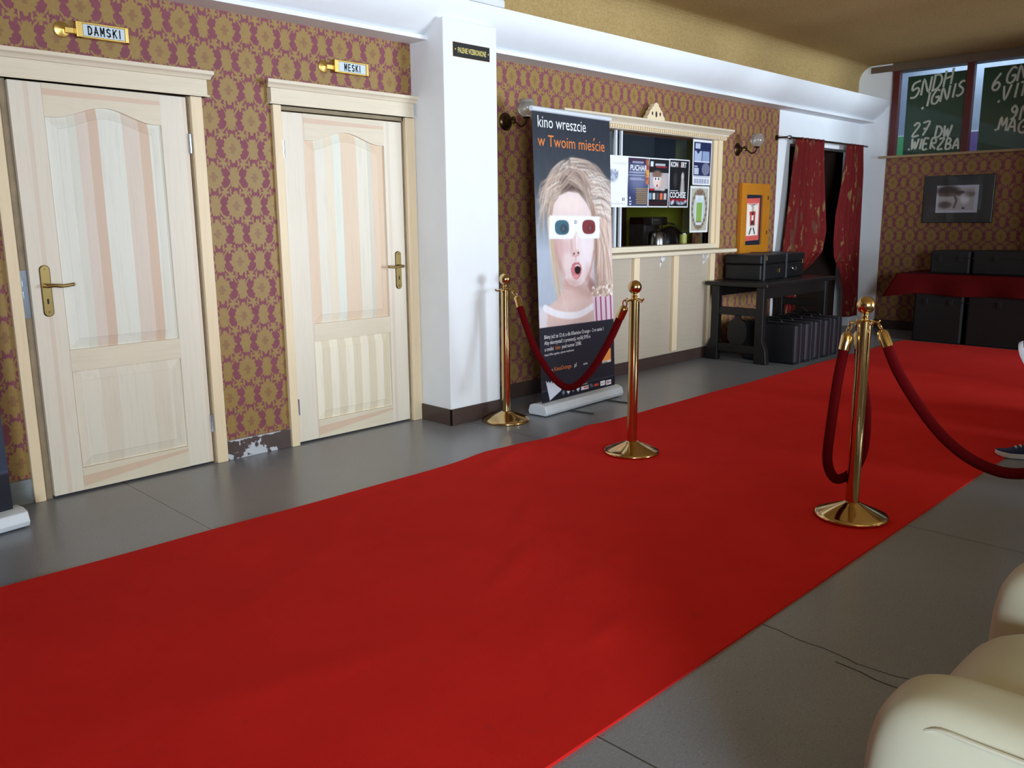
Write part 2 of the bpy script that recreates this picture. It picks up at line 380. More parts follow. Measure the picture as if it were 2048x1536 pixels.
# ------------------------------------------------------------ printed graphics: colours laid on a fine grid
class Ink:
    def __init__(s, w, h, res, bgc):
        s.nx = int(round(w/res)); s.ny = int(round(h/res)); s.w, s.h = w, h
        s.S, s.T = np.meshgrid(np.linspace(0, w, s.nx+1), np.linspace(0, h, s.ny+1)); s.res = res
        s.img = np.zeros(s.S.shape+(3,)); s.img[:] = np.array(bgc, float)
    def put(s, a, c):
        a = np.clip(a, 0, 1)[..., None]; s.img = s.img*(1-a)+np.array(c, float)*a; return s
    def rect(s, x0, x1, y0, y1, c, a=1):
        return s.put(((s.S >= x0) & (s.S <= x1) & (s.T >= y0) & (s.T <= y1))*a, c)
    def ell(s, cx, cy, rx, ry, c, a=1, soft=.06, rot=0):
        dx, dy = s.S-cx, s.T-cy; k, q = math.cos(rot), math.sin(rot)
        r = np.sqrt(((dx*k+dy*q)/rx)**2+((-dx*q+dy*k)/ry)**2)
        return s.put(np.clip((1-r)/soft+.5, 0, 1)*a, c)
    def polymask(s, pts, soft=None):
        ins = np.zeros(s.S.shape, bool); n = len(pts); dist = np.full(s.S.shape, 9.)
        for i in range(n):
            (x0, y0), (x1, y1) = pts[i], pts[(i+1) % n]
            if y0 != y1:
                cond = ((y0 > s.T) != (y1 > s.T)) & (s.S < (x1-x0)*(s.T-y0)/(y1-y0)+x0); ins ^= cond
            dist = np.minimum(dist, s.seg(x0, y0, x1, y1))
        soft = soft or s.res
        return np.clip(np.where(ins, dist, -dist)/soft+.5, 0, 1)
    def poly(s, pts, c, a=1, soft=None): return s.put(s.polymask(pts, soft)*a, c)
    def seg(s, x0, y0, x1, y1):
        dx, dy = x1-x0, y1-y0; L = dx*dx+dy*dy+1e-12; t = np.clip(((s.S-x0)*dx+(s.T-y0)*dy)/L, 0, 1)
        return np.hypot(s.S-x0-t*dx, s.T-y0-t*dy)
    def line(s, pts, wd, c, a=1, soft=None, taper=False):
        pts = [(p[0], p[1]) for p in smooth_curve([(q[0], q[1], 0) for q in pts], 5)]
        pad = wd+(soft or s.res)+s.res; xs_ = [p[0] for p in pts]; ys_ = [p[1] for p in pts]
        i0 = max(0, int((min(xs_)-pad)/s.res)); i1 = min(s.nx+1, int((max(xs_)+pad)/s.res)+2); j0 = max(0, int((min(ys_)-pad)/s.res)); j1 = min(s.ny+1, int((max(ys_)+pad)/s.res)+2)
        if i1 <= i0 or j1 <= j0: return s
        S, Tt = s.S[j0:j1, i0:i1], s.T[j0:j1, i0:i1]; m = np.zeros(S.shape); n = len(pts)-1
        for i in range(n):
            (x0, y0), (x1, y1) = pts[i], pts[i+1]; dx, dy = x1-x0, y1-y0; L = dx*dx+dy*dy+1e-12; t = np.clip(((S-x0)*dx+(Tt-y0)*dy)/L, 0, 1)
            w = wd*(1-.85*i/n) if taper else wd
            m = np.maximum(m, np.clip((w/2-np.hypot(S-x0-t*dx, Tt-y0-t*dy))/(soft or s.res)+.5, 0, 1))
        m = (m*a)[..., None]; s.img[j0:j1, i0:i1] = s.img[j0:j1, i0:i1]*(1-m)+np.array(c, float)*m
        return s
    def noise(s, amp, k):
        n = rng.random((k, k)); yi = np.linspace(0, k-1.001, s.S.shape[0]); xi = np.linspace(0, k-1.001, s.S.shape[1])
        y0 = yi.astype(int); x0 = xi.astype(int); fy = (yi-y0)[:, None]; fx = (xi-x0)[None]
        v = n[y0][:, x0]*(1-fy)*(1-fx)+n[y0+1][:, x0]*fy*(1-fx)+n[y0][:, x0+1]*(1-fy)*fx+n[y0+1][:, x0+1]*fy*fx
        s.img = np.clip(s.img+((v-.5)*amp)[..., None], 0, 255); return s
    def build(s, name, fn, parent=None, back='banner', thick=.0012, extra=None, extra_mats=(), local=False):
        """fn(s, t, d): point on the sheet at (s,t), d metres in front of it"""
        mb = MB(); nx, ny = s.nx, s.ny
        vs = [fn(float(a), float(b), 0) for a, b in zip(s.S.ravel(), s.T.ravel())]
        fs = [(j*(nx+1)+i, j*(nx+1)+i+1, (j+1)*(nx+1)+i+1, (j+1)*(nx+1)+i) for j in range(ny) for i in range(nx)]
        mb.add(vs, fs, 0, True); nv = len(vs)
        kb = 10
        mb.grid(lambda u, v: fn((1-u)*s.w, v*s.h, -thick), 4, kb, 1)
        for side in (0, s.w):
            mb.grid(lambda u, v: fn(side, v*s.h, -thick*u), 1, kb, 1)
        for side in (0, s.h):
            mb.grid(lambda u, v: fn(u*s.w, side, -thick*v), 4, 1, 1)
        if extra: extra(mb, fn)
        o = mb.build(name, ['print', back]+list(extra_mats), parent, local)
        c = np.clip(s.img/255, 0, 1); c = np.where(c <= .04045, c/12.92, ((c+.055)/1.055)**2.4).reshape(-1, 3)
        at = o.data.color_attributes.new('ink', 'FLOAT_COLOR', 'POINT')
        buf = np.ones((len(o.data.vertices), 4), np.float32); buf[:nv, :3] = c; at.data.foreach_set('color', buf.ravel())
        return o

# ============================================================ THE ROOM
XB, XN, YR, ZC = 10.75, -2.6, -10.92, 3.17
def struct(o, label=None, cat=None): return tag(o, label, cat, kind='structure')
m = MB(); m.box(XN-.3, XB+.3, YR-.3, 2.8, -.12, 0)
def crack(pts, w):
    for a, b in zip(pts, pts[1:]):
        d = Vector((b[0]-a[0], b[1]-a[1], 0)).normalized(); n = Vector((-d.y, d.x, 0))*w
        m.add([Vector((*a, .0006))-n, Vector((*b, .0006))-n, Vector((*b, .0006))+n, Vector((*a, .0006))+n], [(0, 1, 2, 3)], 1)
def wob(a, b, n, amp): return [(a[0]+(b[0]-a[0])*i/n+random.uniform(-amp, amp), a[1]+(b[1]-a[1])*i/n) for i in range(n+1)]
crack(wob((2.515, -3.25), (2.47, -3.62), 9, .008), .0016); crack(wob((2.47, -3.62), (2.49, -3.78), 5, .008), .0014)
crack(wob((2.43, -3.56), (2.40, -3.95), 9, .008), .0022)
struct(m.build('floor', ['floor', 'dark']))
# left wall with its openings
holes = [(1.224, 2.14, 0, 2.042), (2.68, 3.582, 0, 2.035), (5.17, 7.345, 1.128, 2.11), (8.93, 10.70, 0, 2.17)]
m = MB(); xs = sorted({XN, 8.668, XB+.2, *[h[0] for h in holes], *[h[1] for h in holes]}); zs = sorted({0, 2.75, *[h[2] for h in holes], *[h[3] for h in holes]})
for a, b in zip(xs, xs[1:]):
    for c, d in zip(zs, zs[1:]):
        if not any(h[0] <= (a+b)/2 <= h[1] and h[2] <= (c+d)/2 <= h[3] for h in holes):
            m.box(a, b, 0, .18, c, d, 1 if a >= 8.66 else 0)
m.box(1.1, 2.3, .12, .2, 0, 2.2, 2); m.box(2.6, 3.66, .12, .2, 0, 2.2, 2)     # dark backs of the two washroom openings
struct(m.build('wall_left', ['paper', 'white', 'dark']))
m = MB(); m.box(3.667, 4.135, -.33, .02, 0, 2.62)
struct(m.build('trim_1', 'white', bevel=.006), 'white square pillar between the second door and the tall banner', 'pillar')
struct(MB().box(3.667, 4.135, -5.75, -5.28, 0, ZC).build('shade_column', 'white', bevel=.006), 'unseen white square column added across the hall to shade the end wall', 'pillar')  # column added out of view to block window light from the end wall
# ceiling: flat slab curving down into an upright band above the cornice
prof = [(.06, 2.62), (.06, 2.98)]+[(.06-.17*(1-math.cos(a)), 2.99+.18*math.sin(a)) for a in [PI/2*i/8 for i in range(9)]]+[(YR-.2, ZC), (YR-.2, ZC+.1), (.2, ZC+.1), (.2, 2.62)]
m = MB(); m.prism(prof, lambda y, z, s: ((XN-.2, XB+.2)[s], y, z), 0)
struct(m.build('ceiling', 'stucco'))
cov = [(-.335, 2.748), (-.328, 2.712), (-.310, 2.672), (-.285, 2.637), (-.255, 2.606), (-.222, 2.580), (-.188, 2.557), (-.16, 2.541), (-.143, 2.532),
       (-.143, 2.527), (-.178, 2.527), (-.178, 2.503), (0, 2.503), (.05, 2.503), (.05, 2.66), (-.25, 2.68), (-.31, 2.748)]
m = MB(); n = len(cov); vs = [(x, y, z) for x in (XN, XB) for y, z in cov]
fs = [(i, (i+1) % n, n+(i+1) % n, n+i) for i in range(n)]
m.add(vs, fs, 0, False)
for i in range(8): m.sm[i] = True
m.f += [tuple(range(n)), tuple(range(n, 2*n))]; m.m += [0, 0]; m.sm += [False]*2
struct(m.build('trim_2', 'white'), 'white rounded cornice running along the top of the wallpapered wall', 'cornice')
# skirting
m = MB()
m.box(XN, 1.172, -.016, 0, 0, .125, 2); m.box(2.2, 2.622, -.016, 0, 0, .115, 1); m.box(4.135, 8.93, -.016, 0, 0, .115, 0)
m.box(3.655, 3.667, -.342, 0, 0, .112, 0); m.box(3.655, 4.147, -.342, -.33, 0, .112, 0); m.box(4.135, 4.147, -.342, 0, 0, .112, 0)
struct(m.build('baseboard_left', ['brown', 'peel', 'greyplaster'], bevel=.002))
# end wall: white strip, wallpaper below, glazed openings above
m = MB(); m.box(XB, XB+.2, -.335, .2, 0, ZC, 1); m.box(XB, XB+.2, YR, -.335, 0, 2.075, 0); m.box(XB, XB+.2, YR, -.335, 3.075, ZC+.55, 2)
m.box(XB-.02, XB, -.34, -.09, 3.08, 3.15, 2); m.box(XB-.02, XB+.02, YR, -.34, 3.075, 3.15, 2)
struct(m.build('wall_back', ['paper', 'white', 'beam']))
struct(MB().box(XB-.05, XB+.2, YR, -.27, 2.072, 2.098).build('trim_3', 'ledge'), 'pale wooden ledge under the glazed end wall panes', 'ledge')
m = MB(); m.box(XB-.012, XB, YR, -.335, 0, .11); struct(m.build('baseboard_back', 'brown'))
def pane(n, y0, y1, low, label):
    r = T('window_%d' % n, label, 'window', (XB, (y0+y1)/2, 2.1), kind='structure')
    m = MB(); m.box(XB-.02, XB+.06, y1-.0, y1+.078, 2.098, 3.075)
    if n == 2: m.box(XB-.02, XB+.06, y0-.078, y0, 2.098, 3.075)
    m.build('mullion', 'maroon', r, bevel=.004)
    q0, q1 = (-.86, .6) if n == 1 else (-2.7, -.86)
    m = MB(); m.box(XB+1.2, XB+1.21, q0, q1, 2.44, 3.6, 0); m.box(XB+1.2, XB+1.21, q0, q1, 2.42, 2.44, 1); m.box(XB+1.2, XB+1.21, q0, q1, 1.9, 2.42, 2)
    m.build('back_panel', ['bluewhite', 'white', low], r)
    MB().box(XB+.012, XB+.016, y0, y1, 2.098, 3.075).build('glass', 'glass', r)
    return r
pane(1, -1.17, -.435, 'mint', 'left pane of the glazed end wall with a narrow mint strip')
pane(2, -2.30, -1.25, 'violet', 'right pane of the glazed end wall with a narrow violet strip')
# hand lettered boards
ST = {'5': [[(.75, 1), (.15, .95), (.1, .55), (.55, .6), (.75, .35), (.5, .03), (.05, .08)]], 'N': [[(.05, 0), (.1, 1), (.7, .02), (.78, 1)]],
      'D': [[(.1, 0), (.12, 1)], [(.02, .98), (.55, .9), (.8, .5), (.55, .08), (0, .02)]], 'H': [[(.08, 0), (.1, 1)], [(.72, 0), (.72, 1)], [(.08, .48), (.72, .52)]],
      'I': [[(.3, 0), (.33, 1)]], 'G': [[(.78, .85), (.45, 1), (.1, .6), (.15, .15), (.5, .0), (.75, .15), (.76, .45), (.45, .45)]],
      'S': [[(.72, .9), (.4, 1), (.15, .78), (.6, .42), (.6, .12), (.25, .0), (.05, .12)]], '2': [[(.1, .8), (.4, 1), (.68, .8), (.1, .02), (.8, .05)]],
      '7': [[(.08, .95), (.75, .98), (.25, 0)], [(.2, .5), (.65, .5)]], 'W': [[(.05, 1), (.22, 0), (.45, .7), (.65, 0), (.9, 1)]],
      'E': [[(.7, 1), (.12, .98), (.1, 0), (.7, .03)], [(.1, .5), (.55, .52)]], 'R': [[(.1, 0), (.12, 1), (.6, .95), (.62, .6), (.12, .5), (.75, 0)]],
      'Z': [[(.08, .95), (.7, .98), (.05, .03), (.75, .03)]], 'B': [[(.1, 0), (.12, 1), (.55, .9), (.5, .58), (.12, .52), (.65, .4), (.6, .05), (.1, 0)]],
      'A': [[(.02, 0), (.4, 1), (.76, 0)], [(.15, .36), (.62, .36)]], '6': [[(.6, 1), (.15, .5), (.15, .12), (.5, 0), (.68, .25), (.45, .48), (.15, .3)]],
      'V': [[(.05, 1), (.35, 0), (.72, 1)]], 'T': [[(.02, .97), (.75, 1)], [(.38, 1), (.36, 0)]], '9': [[(.6, .75), (.35, 1), (.12, .72), (.4, .5), (.62, .78), (.55, .3), (.2, 0)]],
      'K': [[(.1, 0), (.1, 1)], [(.7, 1), (.12, .45)], [(.28, .6), (.75, 0)]], 'M': [[(.05, 0), (.15, 1), (.42, .35), (.7, 1), (.82, 0)]], ',': [[(.5, .04), (.35, -.08)]], '"': [[(.1, 1.05), (.12, .9)], [(.25, 1.05), (.27, .9)]], ' ': []}
def write(m, word, y, z, h, slope, mi, slant=.12):
    """painted strokes on the plane x = XB+.02; y decreases to the right"""
    adv = 0
    for ch in word:
        for st in ST[ch]:
            p3 = []
            for a, b in smooth_curve([(q[0], q[1], 0) for q in st], 4) and [(q.x, q.y) for q in smooth_curve([(q[0], q[1], 0) for q in st], 4)]:
                uu = (a*.72+b*slant)*h+adv; ww = b*h+slope*(uu)
                p3.append((XB+.0285, y-uu, z+ww))
            m.tube(p3, .0128, 6, mi)
        adv += h*(.42 if ch in 'I," ' else .70)
def greenboard(y0, y1, label, words):
    r = T('green_board', label, 'board', (XB+.04, (y0+y1)/2, 2.1), group=None)
    MB().box(XB+.03, XB+.042, y0, y1, 2.1, 3.0).build('panel', 'board', r)
    m = MB()
    for wd, y, z, h, sl in words: write(m, wd, y, z, h, sl, 0)
    o = m.build('lettering', 'chalk', r); o['label'] = 'pale hand painted lettering'
    return r
greenboard(-1.165, -.515, 'dark green board in left end pane lettered 5NDH IGNIS 27 DW WIERZBA',
           [('5NDH', -.55, 2.74, .17, .28), (',IGNIS"', -.66, 2.62, .15, .25), ('27', -.60, 2.31, .15, .04), ('DW', -.86, 2.28, .13, .0), (',WIERZBA"', -.55, 2.17, .12, -.06)])
greenboard(-2.25, -1.335, 'dark green board in right end pane lettered 6 GND VITA and 9ND MAGN',
           [('6', -1.42, 2.74, .17, .15), ('GND', -1.56, 2.80, .16, .16), (',VITA', -1.47, 2.62, .15, .14), ('9ND', -1.63, 2.42, .15, -.12), (',MAGN', -1.47, 2.33, .14, -.20)])
m = MB(); m.box(XB+.2, XB+1.3, -4, .8, 3.6, 3.7); m.box(XB+.2, XB+1.3, -4, .8, 1.8, 1.9); m.box(XB+1.22, XB+1.3, -4, .8, 1.8, 3.7); m.box(XB+.2, XB+1.3, .7, .8, 1.8, 3.7); m.box(XB+.2, XB+1.3, -4, -3.9, 1.8, 3.7)
struct(m.build('wall_side_room', 'bluewhite'))
# walls behind the camera, with the openings the daylight comes through
m = MB()
def holed(mb, a0, a1, z0, z1, hs, fn, mi=0):
    xs = sorted({a0, a1, *[h[0] for h in hs], *[h[1] for h in hs]}); zz = sorted({z0, z1, *[h[2] for h in hs], *[h[3] for h in hs]})
    for a, b in zip(xs, xs[1:]):
        for c, d in zip(zz, zz[1:]):
            if not any(h[0] <= (a+b)/2 <= h[1] and h[2] <= (c+d)/2 <= h[3] for h in hs): fn(mb, a, b, c, d, mi)
holed(m, XN, XB, 0, ZC, [(5.7, 9.1, .3, 2.6), (-2.2, 1.4, .6, 2.5)], lambda q, a, b, c, d, i: q.box(a, b, YR-.2, YR, c, d, i))
m.box(9.6, 9.8, YR, -3.29, 0, ZC, 0); m.box(7.6, 7.75, -5.6, -3.29, 0, ZC, 0)  # partition stubs added out of view to keep window light off the end wall
struct(m.build('wall_right', 'beam'))
m = MB(); holed(m, YR, .2, 0, ZC, [(-10.75, -7.85, .55, 2.45)], lambda q, a, b, c, d, i: q.box(XN-.2, XN, a, b, c, d, i))
struct(m.build('wall_near', 'beam'))
for n, (a, b, c, d) in ((3, (5.7, 9.1, .3, 2.6)), (4, (-2.2, 1.4, .6, 2.5))):
    m = MB()
    for q in (a, (a+b)/2-.03, b-.06): m.box(q, q+.06, YR-.06, YR-.02, c, d)
    for q in (c, d-.06): m.box(a, b, YR-.06, YR-.02, q, q+.06)
    struct(m.build('window_%d' % n, 'white'))

# room behind the ticket hatch and the dark passage behind the curtains
m = MB(); m.box(4.7, 7.7, 1.9, 2.0, 0, 2.7, 0); m.box(4.6, 4.7, .18, 2.0, 0, 2.7, 1); m.box(7.6, 7.7, .18, 2.0, 0, 2.7, 0); m.box(4.6, 7.7, .18, 2.0, 2.6, 2.7, 1); m.box(7.585, 7.6, 1.2, 1.9, 0, 2.6, 1)
struct(m.build('wall_kiosk', ['lime', 'darkbrown']))
m = MB(); m.box(8.75, 10.95, 2.4, 2.5, 0, 2.7); m.box(8.75, 8.85, .18, 2.5, 0, 2.7); m.box(10.75, 10.95, .18, 2.5, 0, 2.7); m.box(8.75, 10.95, .18, 2.5, 2.5, 2.6)
struct(m.build('wall_passage', 'darkbrown'))

# ============================================================ DOORS
def make_door(n, label, x0, x1, ztop, tl, tr, hinge_right, ang, leafm, lowm, ltop, lx):
    """x0..x1 leaf, tl/tr outer edges of the casing"""
    R = T('door_%d' % n, label, 'door', ((x0+x1)/2, 0, 0), kind='structure')
    w = x1-x0
    for (a, b) in ((tl, x0-(.040 if hinge_right else .014)), (x1+.014, tr)):
        MB().box(a, b, -.03, 0, 0, 2.036).build('casing', 'pine', R, bevel=.004)
    m = MB(); m.box(lx[0]+.02, lx[1]-.02, -.045, 0, 2.036, 2.125); m.box(lx[0]+.01, lx[1]-.01, -.05, 0, 2.036, 2.046)
    prof = [(0, 2.125), (-.05, 2.125), (-.056, 2.135), (-.062, 2.142), (-.075, 2.15), (-.078, 2.168), (0, 2.168)]
    m.prism(prof, lambda y, z, s: ((lx[0]-.35*0+.03+y*.4-.01, lx[1]-.03-y*.4+.01)[s], y, z))
    m.build('lintel', 'pineh', R, bevel=.002)
    m = MB(); m.box(x0-.045, x0-.004, -.004, .12, 0, 2.036); m.box(x1+.004, x1+.03, -.004, .12, 0, 2.036); m.box(x0-.03, x1+.03, -.004, .12, ztop+.008, 2.036)
    m.box(x0-.01, x0+.02, .055, .12, 0, ztop); m.box(x1-.02, x1+.01, .055, .12, 0, ztop); m.box(x0, x1, .055, .12, ztop-.02, ztop+.01)
    m.build('jamb', 'jamb', R, bevel=.002)
    # leaf, modelled from its hinge edge
    hx = x1 if hinge_right else x0; s = -1 if hinge_right else 1
    L = bpy.data.objects.new('leaf', None); COL.objects.link(L); L.parent = R; L.location = (hx-R.location.x, -.002, 0); L.rotation_euler = (0, 0, ang)
    L.empty_display_size = .1
    a0, a1 = (-w, 0) if s < 0 else (0, w)
    st = .145
    for q0, q1 in ((a0, a0+st), (a1-st, a1)):
        MB().box(q0, q1, 0, .04, .012, ztop).build('stile', 'stile', L, local=True, bevel=.002)
    p0, p1 = a0+st, a1-st
    zl = (.13, .635, .745, ztop-.155)
    m = MB(); m.box(p0, p1, 0, .04, .012, zl[0]); m.add([(p0, -.0006, .012+.02), (p1, -.0006, .012+.09), (p1, -.0006, .012+.105), (p0, -.0006, .012+.075)], [(0, 1, 2, 3)], 1)
    m.build('rail', ['pineh', 'pink'], L, local=True)
    MB().box(p0, p1, 0, .04, zl[1], zl[2]).build('rail', 'pineh', L, local=True, bevel=.002)
    N = 24
    def arch(u): return zl[3]+.062*(.5-.5*math.cos(2*PI*min(max((u-.06)/.88, 0), 1)))-.0
    top = [(p0+(p1-p0)*i/N, arch(i/N)) for i in range(N+1)]
    m = MB(); m.prism([(p0, ztop)]+top[:1]+top[1:]+[(p1, ztop)], lambda x, z, k: (x, (0, .04)[k], z))
    m.add([(p0, -.0006, ztop-.055), (p1, -.0006, ztop-.055), (p1, -.0006, ztop-.035), (p0, -.0006, ztop-.025)], [(0, 1, 2, 3)], 1)
    m.build('rail', ['pineh', 'pink'], L, local=True)
    def raised(x0, x1, z0, topf, mat):
        m = MB(); K = 24; ring = []
        for inset, y in ((0, .016), (.006, .018), (.012, .016), (.052, .006), (.055, .004)):
            r = [(x0+inset, y, z0+inset), (x1-inset, y, z0+inset)]
            for i in range(K+1):
                u = 1-i/K; x = x0+inset+(x1-x0-2*inset)*u; r.append((x, y, topf((x-x0)/(x1-x0))-inset))
            ring.append(r)
        n = len(ring[0]); vs = [p for r in ring for p in r]
        fs = [(k*n+i, k*n+(i+1) % n, (k+1)*n+(i+1) % n, (k+1)*n+i) for k in range(len(ring)-1) for i in range(n)]
        m.add(vs, fs); m.add([ring[-1][i] for i in range(n)], [tuple(range(n))])
        m.box(x0-.005, x1+.005, .024, .036, z0-.005, z0+.02)
        return m.build('panel', mat, L, local=True)
    raised(p0, p1, zl[2], arch, leafm); raised(p0, p1, zl[0], lambda u: zl[1], lowm)
    # lever handle on its long plate
    hp = (a0 if hinge_right else a1); hx0 = hp+(.068 if hinge_right else -.062); d = 1 if hinge_right else -1
    m = MB(); K = 10; ol = []
    for i in range(K+1): a = PI*i/K; ol.append((hx0+.021*math.cos(a), 1.15+.021*math.sin(a)))
    for i in range(K+1): a = PI+PI*i/K; ol.append((hx0+.021*math.cos(a), .945+.021*math.sin(a)))
    m.prism(ol, lambda x, z, k: (x, (-.008, 0)[k], z))
    for z in (1.155, .945): m.lathe([(.0001, -.002), (.005, -.002), (.005, 0)], (hx0, -.008, z), 10, 0, Matrix.Rotation(PI/2, 3, 'X'))
    hd = m.build('handle', 'brass', L, local=True, bevel=.002)
    m = MB(); m.prism([(hx0+(q-hx0)*1.16, 1.0475+(z-1.0475)*1.02) for q, z in ol], lambda x, z, k: (x, (-.003, 0)[k], z)); m.build('back_plate', 'bronze', hd, local=True)
    m = MB(); m.tube([(hx0, -.006, 1.075), (hx0, -.045, 1.075)], .011, 12)
    m.tube(smooth_curve([(hx0-.012*d, -.046, 1.074), (hx0+.02*d, -.05, 1.076), (hx0+.06*d, -.05, 1.071), (hx0+.115*d, -.046, 1.077)], 5), [.010]*5+[.009]*5+[.008]*5+[.0085], 10)
    m.build('lever', 'brass', hd, local=True)
    MB().box(hx0-.004, hx0+.004, -.0095, -.008, .985, 1.01).build('keyhole', 'dark', hd, local=True)
    for z in (1.79, .24):
        xx = x1+.004 if hinge_right else x0-.004
        m = MB(); m.tube([(xx, -.010, z-.05), (xx, -.010, z+.05)], .0095, 10); m.box(xx-.004, xx+.004, -.002, .03, z-.04, z+.04)
        m.build('hinge', 'zinc', R)
    if hinge_right:
        m = MB(); m.box(x0-.036, x0-.006, -.0065, -.003, .92, 1.15); m.box(x0-.03, x0-.012, -.0085, -.006, 1.02, 1.05); m.box(x0-.03, x0-.012, -.0085, -.006, 1.075, 1.10)
        m.build('strike_plate', 'zinc', R)
    return R
make_door(1, 'pale pine panelled door ajar at far left under the DAMSKI sign', 1.264, 2.124, 2.03, 1.172, 2.203, True, math.radians(1.6), 'leafA', 'lowA', 2.17, (1.10, 2.25))
make_door(2, 'pale pine panelled door beside the white pillar under the MESKI sign', 2.694, 3.572, 2.004, 2.626, 3.664, False, 0, 'leafB', 'lowB', 2.16, (2.59, 3.668))
# door signs
def sign(word, x0, label, sx):
    r = T('door_sign', label, 'sign', (x0+.15, 0, 2.3), group=None)
    w = .25
    m = MB(); m.lathe([(.001, .0), (.036, .0), (.037, .007), (.033, .010), (.012, .012), (.006, .015), (.001, .015)], (x0, 0, 2.287), 20, 0, Matrix.Rotation(PI/2, 3, 'X'))
    m.build('wall_boss', 'signbrass', r)
    m = MB(); bx = x0+.055; z0, z1 = 2.258, 2.332
    m.box(bx, bx+w, -.035, -.012, z0, z0+.010); m.box(bx, bx+w, -.035, -.012, z1-.010, z1); m.box(bx, bx+.032, -.038, -.01, z0, z1); m.box(bx+w-.018, bx+w, -.038, -.01, z0, z1)
    m.box(bx, bx+w, -.014, -.008, z0, z1); m.box(x0+.01, bx+.01, -.022, -.004, 2.272, 2.300)
    m.box(bx+.05, bx+w-.05, -.01, 0, z0+.02, z1-.02)
    m.build('brass_holder', 'signbrass', r, bevel=.003)
    m = MB(); m.box(bx+.03, bx+w-.016, -.03, -.026, z0+.008, z1-.008, 0)
    LS = {'D': [[(.12, 0), (.12, 1), (.45, .98), (.72, .75), (.72, .25), (.45, .02), (.12, 0)]], 'A': [[(.05, 0), (.4, 1), (.75, 0)], [(.17, .33), (.63, .33)]], 'M': [[(.08, 0), (.08, 1), (.4, .35), (.72, 1), (.72, 0)]],
          'S': [[(.7, .88), (.4, 1), (.12, .85), (.15, .6), (.65, .42), (.7, .15), (.4, 0), (.1, .12)]], 'K': [[(.12, 0), (.12, 1)], [(.72, 1), (.12, .42)], [(.3, .6), (.75, 0)]], 'I': [[(.2, 0), (.2, 1)]], 'E': [[(.68, 1), (.12, 1), (.12, 0), (.68, 0)], [(.12, .52), (.6, .52)]]}
    cw = .032*sx; tot = sum(cw*(.5 if ch == 'I' else 1) for ch in word); ax = bx+.03+(w-.046)/2-tot/2+.004
    for ch in word:
        for st in LS[ch]:
            for (a, b), (c, d) in zip(st, st[1:]):
                P0 = Vector((ax+a*cw*.82, b*.036)); P1 = Vector((ax+c*cw*.82, d*.036)); dd = (P1-P0).normalized()*.0033; nn = Vector((-dd.y, dd.x))
                P0 = P0-dd; P1 = P1+dd
                m.add([(q.x, -.0306, z0+.019+q.y) for q in (P0-nn, P1-nn, P1+nn, P0+nn)], [(0, 1, 2, 3)], 1)
        ax += cw*(.5 if ch == 'I' else 1)
    m.build('name_plate', ['signface', 'ink_black'], r)
sign('DAMSKI', 1.535, 'brass sign holder reading DAMSKI above the left door', .92)
sign('MESKI', 3.0, 'brass sign holder reading MESKI above the second door', .85)
r = T('wall_plaque', 'small black plaque with gold lettering high on the white pillar', 'plaque', (3.905, -.33, 2.44))
m = MB(); m.box(3.746, 4.066, -.334, -.33, 2.394, 2.483); m.build('gilt_edge', 'gold', r)
m = MB(); m.box(3.75, 4.062, -.3385, -.334, 2.398, 2.479, 0)
m.text('PALENIE WZBRONIONE', lambda a, b: (3.906+a, -.339, 2.421+b), .046, 1, .50, 'CENTER', bold=.0008)
for q in (3.762, 4.05): m.box(q-.004, q+.004, -.3395, -.338, 2.435, 2.443, 1)
m.build('plate', ['dark', 'ink_yellow'], r)
# lamp housing on top of the cornice
r = T('batten_lamp', 'white batten lamp housing lying on top of the cornice', 'lamp', (3.7, -.28, 2.75))
MB().box(3.1, 4.215, -.335, -.25, 2.752, 2.80).build('housing', 'lampwhite', r, bevel=.008)
m = MB(); m.tube([(3.12, -.29, 2.825), (4.17, -.29, 2.825)], .016, 12); m.box(4.17, 4.215, -.32, -.26, 2.80, 2.85); m.build('tube', 'lampwhite', r)

# ============================================================ CARPET
def carpet_z(x, y):
    z = .006
    for (ax, ay, bx, by, h, w) in ((2.55, -2.05, 2.95, -1.80, .010, .05), (2.05, -2.42, 2.4, -2.25, .010, .05), (2.0, -2.95, 2.2, -2.9, .008, .04), (2.3, -2.62, 2.65, -2.55, .008, .05),
                               (3.1, -1.3, 3.6, -1.08, .016, .06), (3.9, -1.2, 4.3, -1.04, .012, .05), (3.1, -2.1, 3.45, -2.05, .006, .05), (4.6, -2.2, 5.2, -2.3, .006, .06), (1.3, -1.9, 1.9, -1.6, .006, .07), (1.0, -2.4, 1.5, -2.5, .006, .08), (5.2, -1.4, 5.9, -1.3, .006, .06)):
        dx, dy = bx-ax, by-ay; t = ((x-ax)*dx+(y-ay)*dy)/(dx*dx+dy*dy); e = max(0, abs(t-.5)-.3)
        d = abs((x-ax)*dy-(y-ay)*dx)/math.hypot(dx, dy)
        z += .75*h*math.exp(-(d/w)**2-(e/.3)**2)
    z += .0022*math.sin(x*5.1+y*2.7)*math.sin(x*2.3-y*6.1)+.0022
    return z
def carpet_pt(u, v):
    x = -1.2+u*(11.0); y0 = -1.045+.02*math.sin(x*2.1)*math.exp(-((x-3.6)/1.2)**2)+.03*math.exp(-((x-3.35)/.18)**2)-.02*math.exp(-((x-3.9)/.2)**2); y1 = -3.27
    y = y1+(y0-y1)*v
    return (x, y, carpet_z(x, y))
m = MB(); NU, NV = 440, 90; m.grid(carpet_pt, NU, NV, 0)
def edge(u, v, w): p = carpet_pt(u, v); return (p[0], p[1], p[2]*(1-w))
m.grid(lambda u, w: edge(u, 0, 1-w), NU, 1, 0, False); m.grid(lambda u, w: edge(1-u, 1, 1-w), NU, 1, 0, False); m.grid(lambda v, w: edge(1, v, 1-w), NV, 1, 0, False)
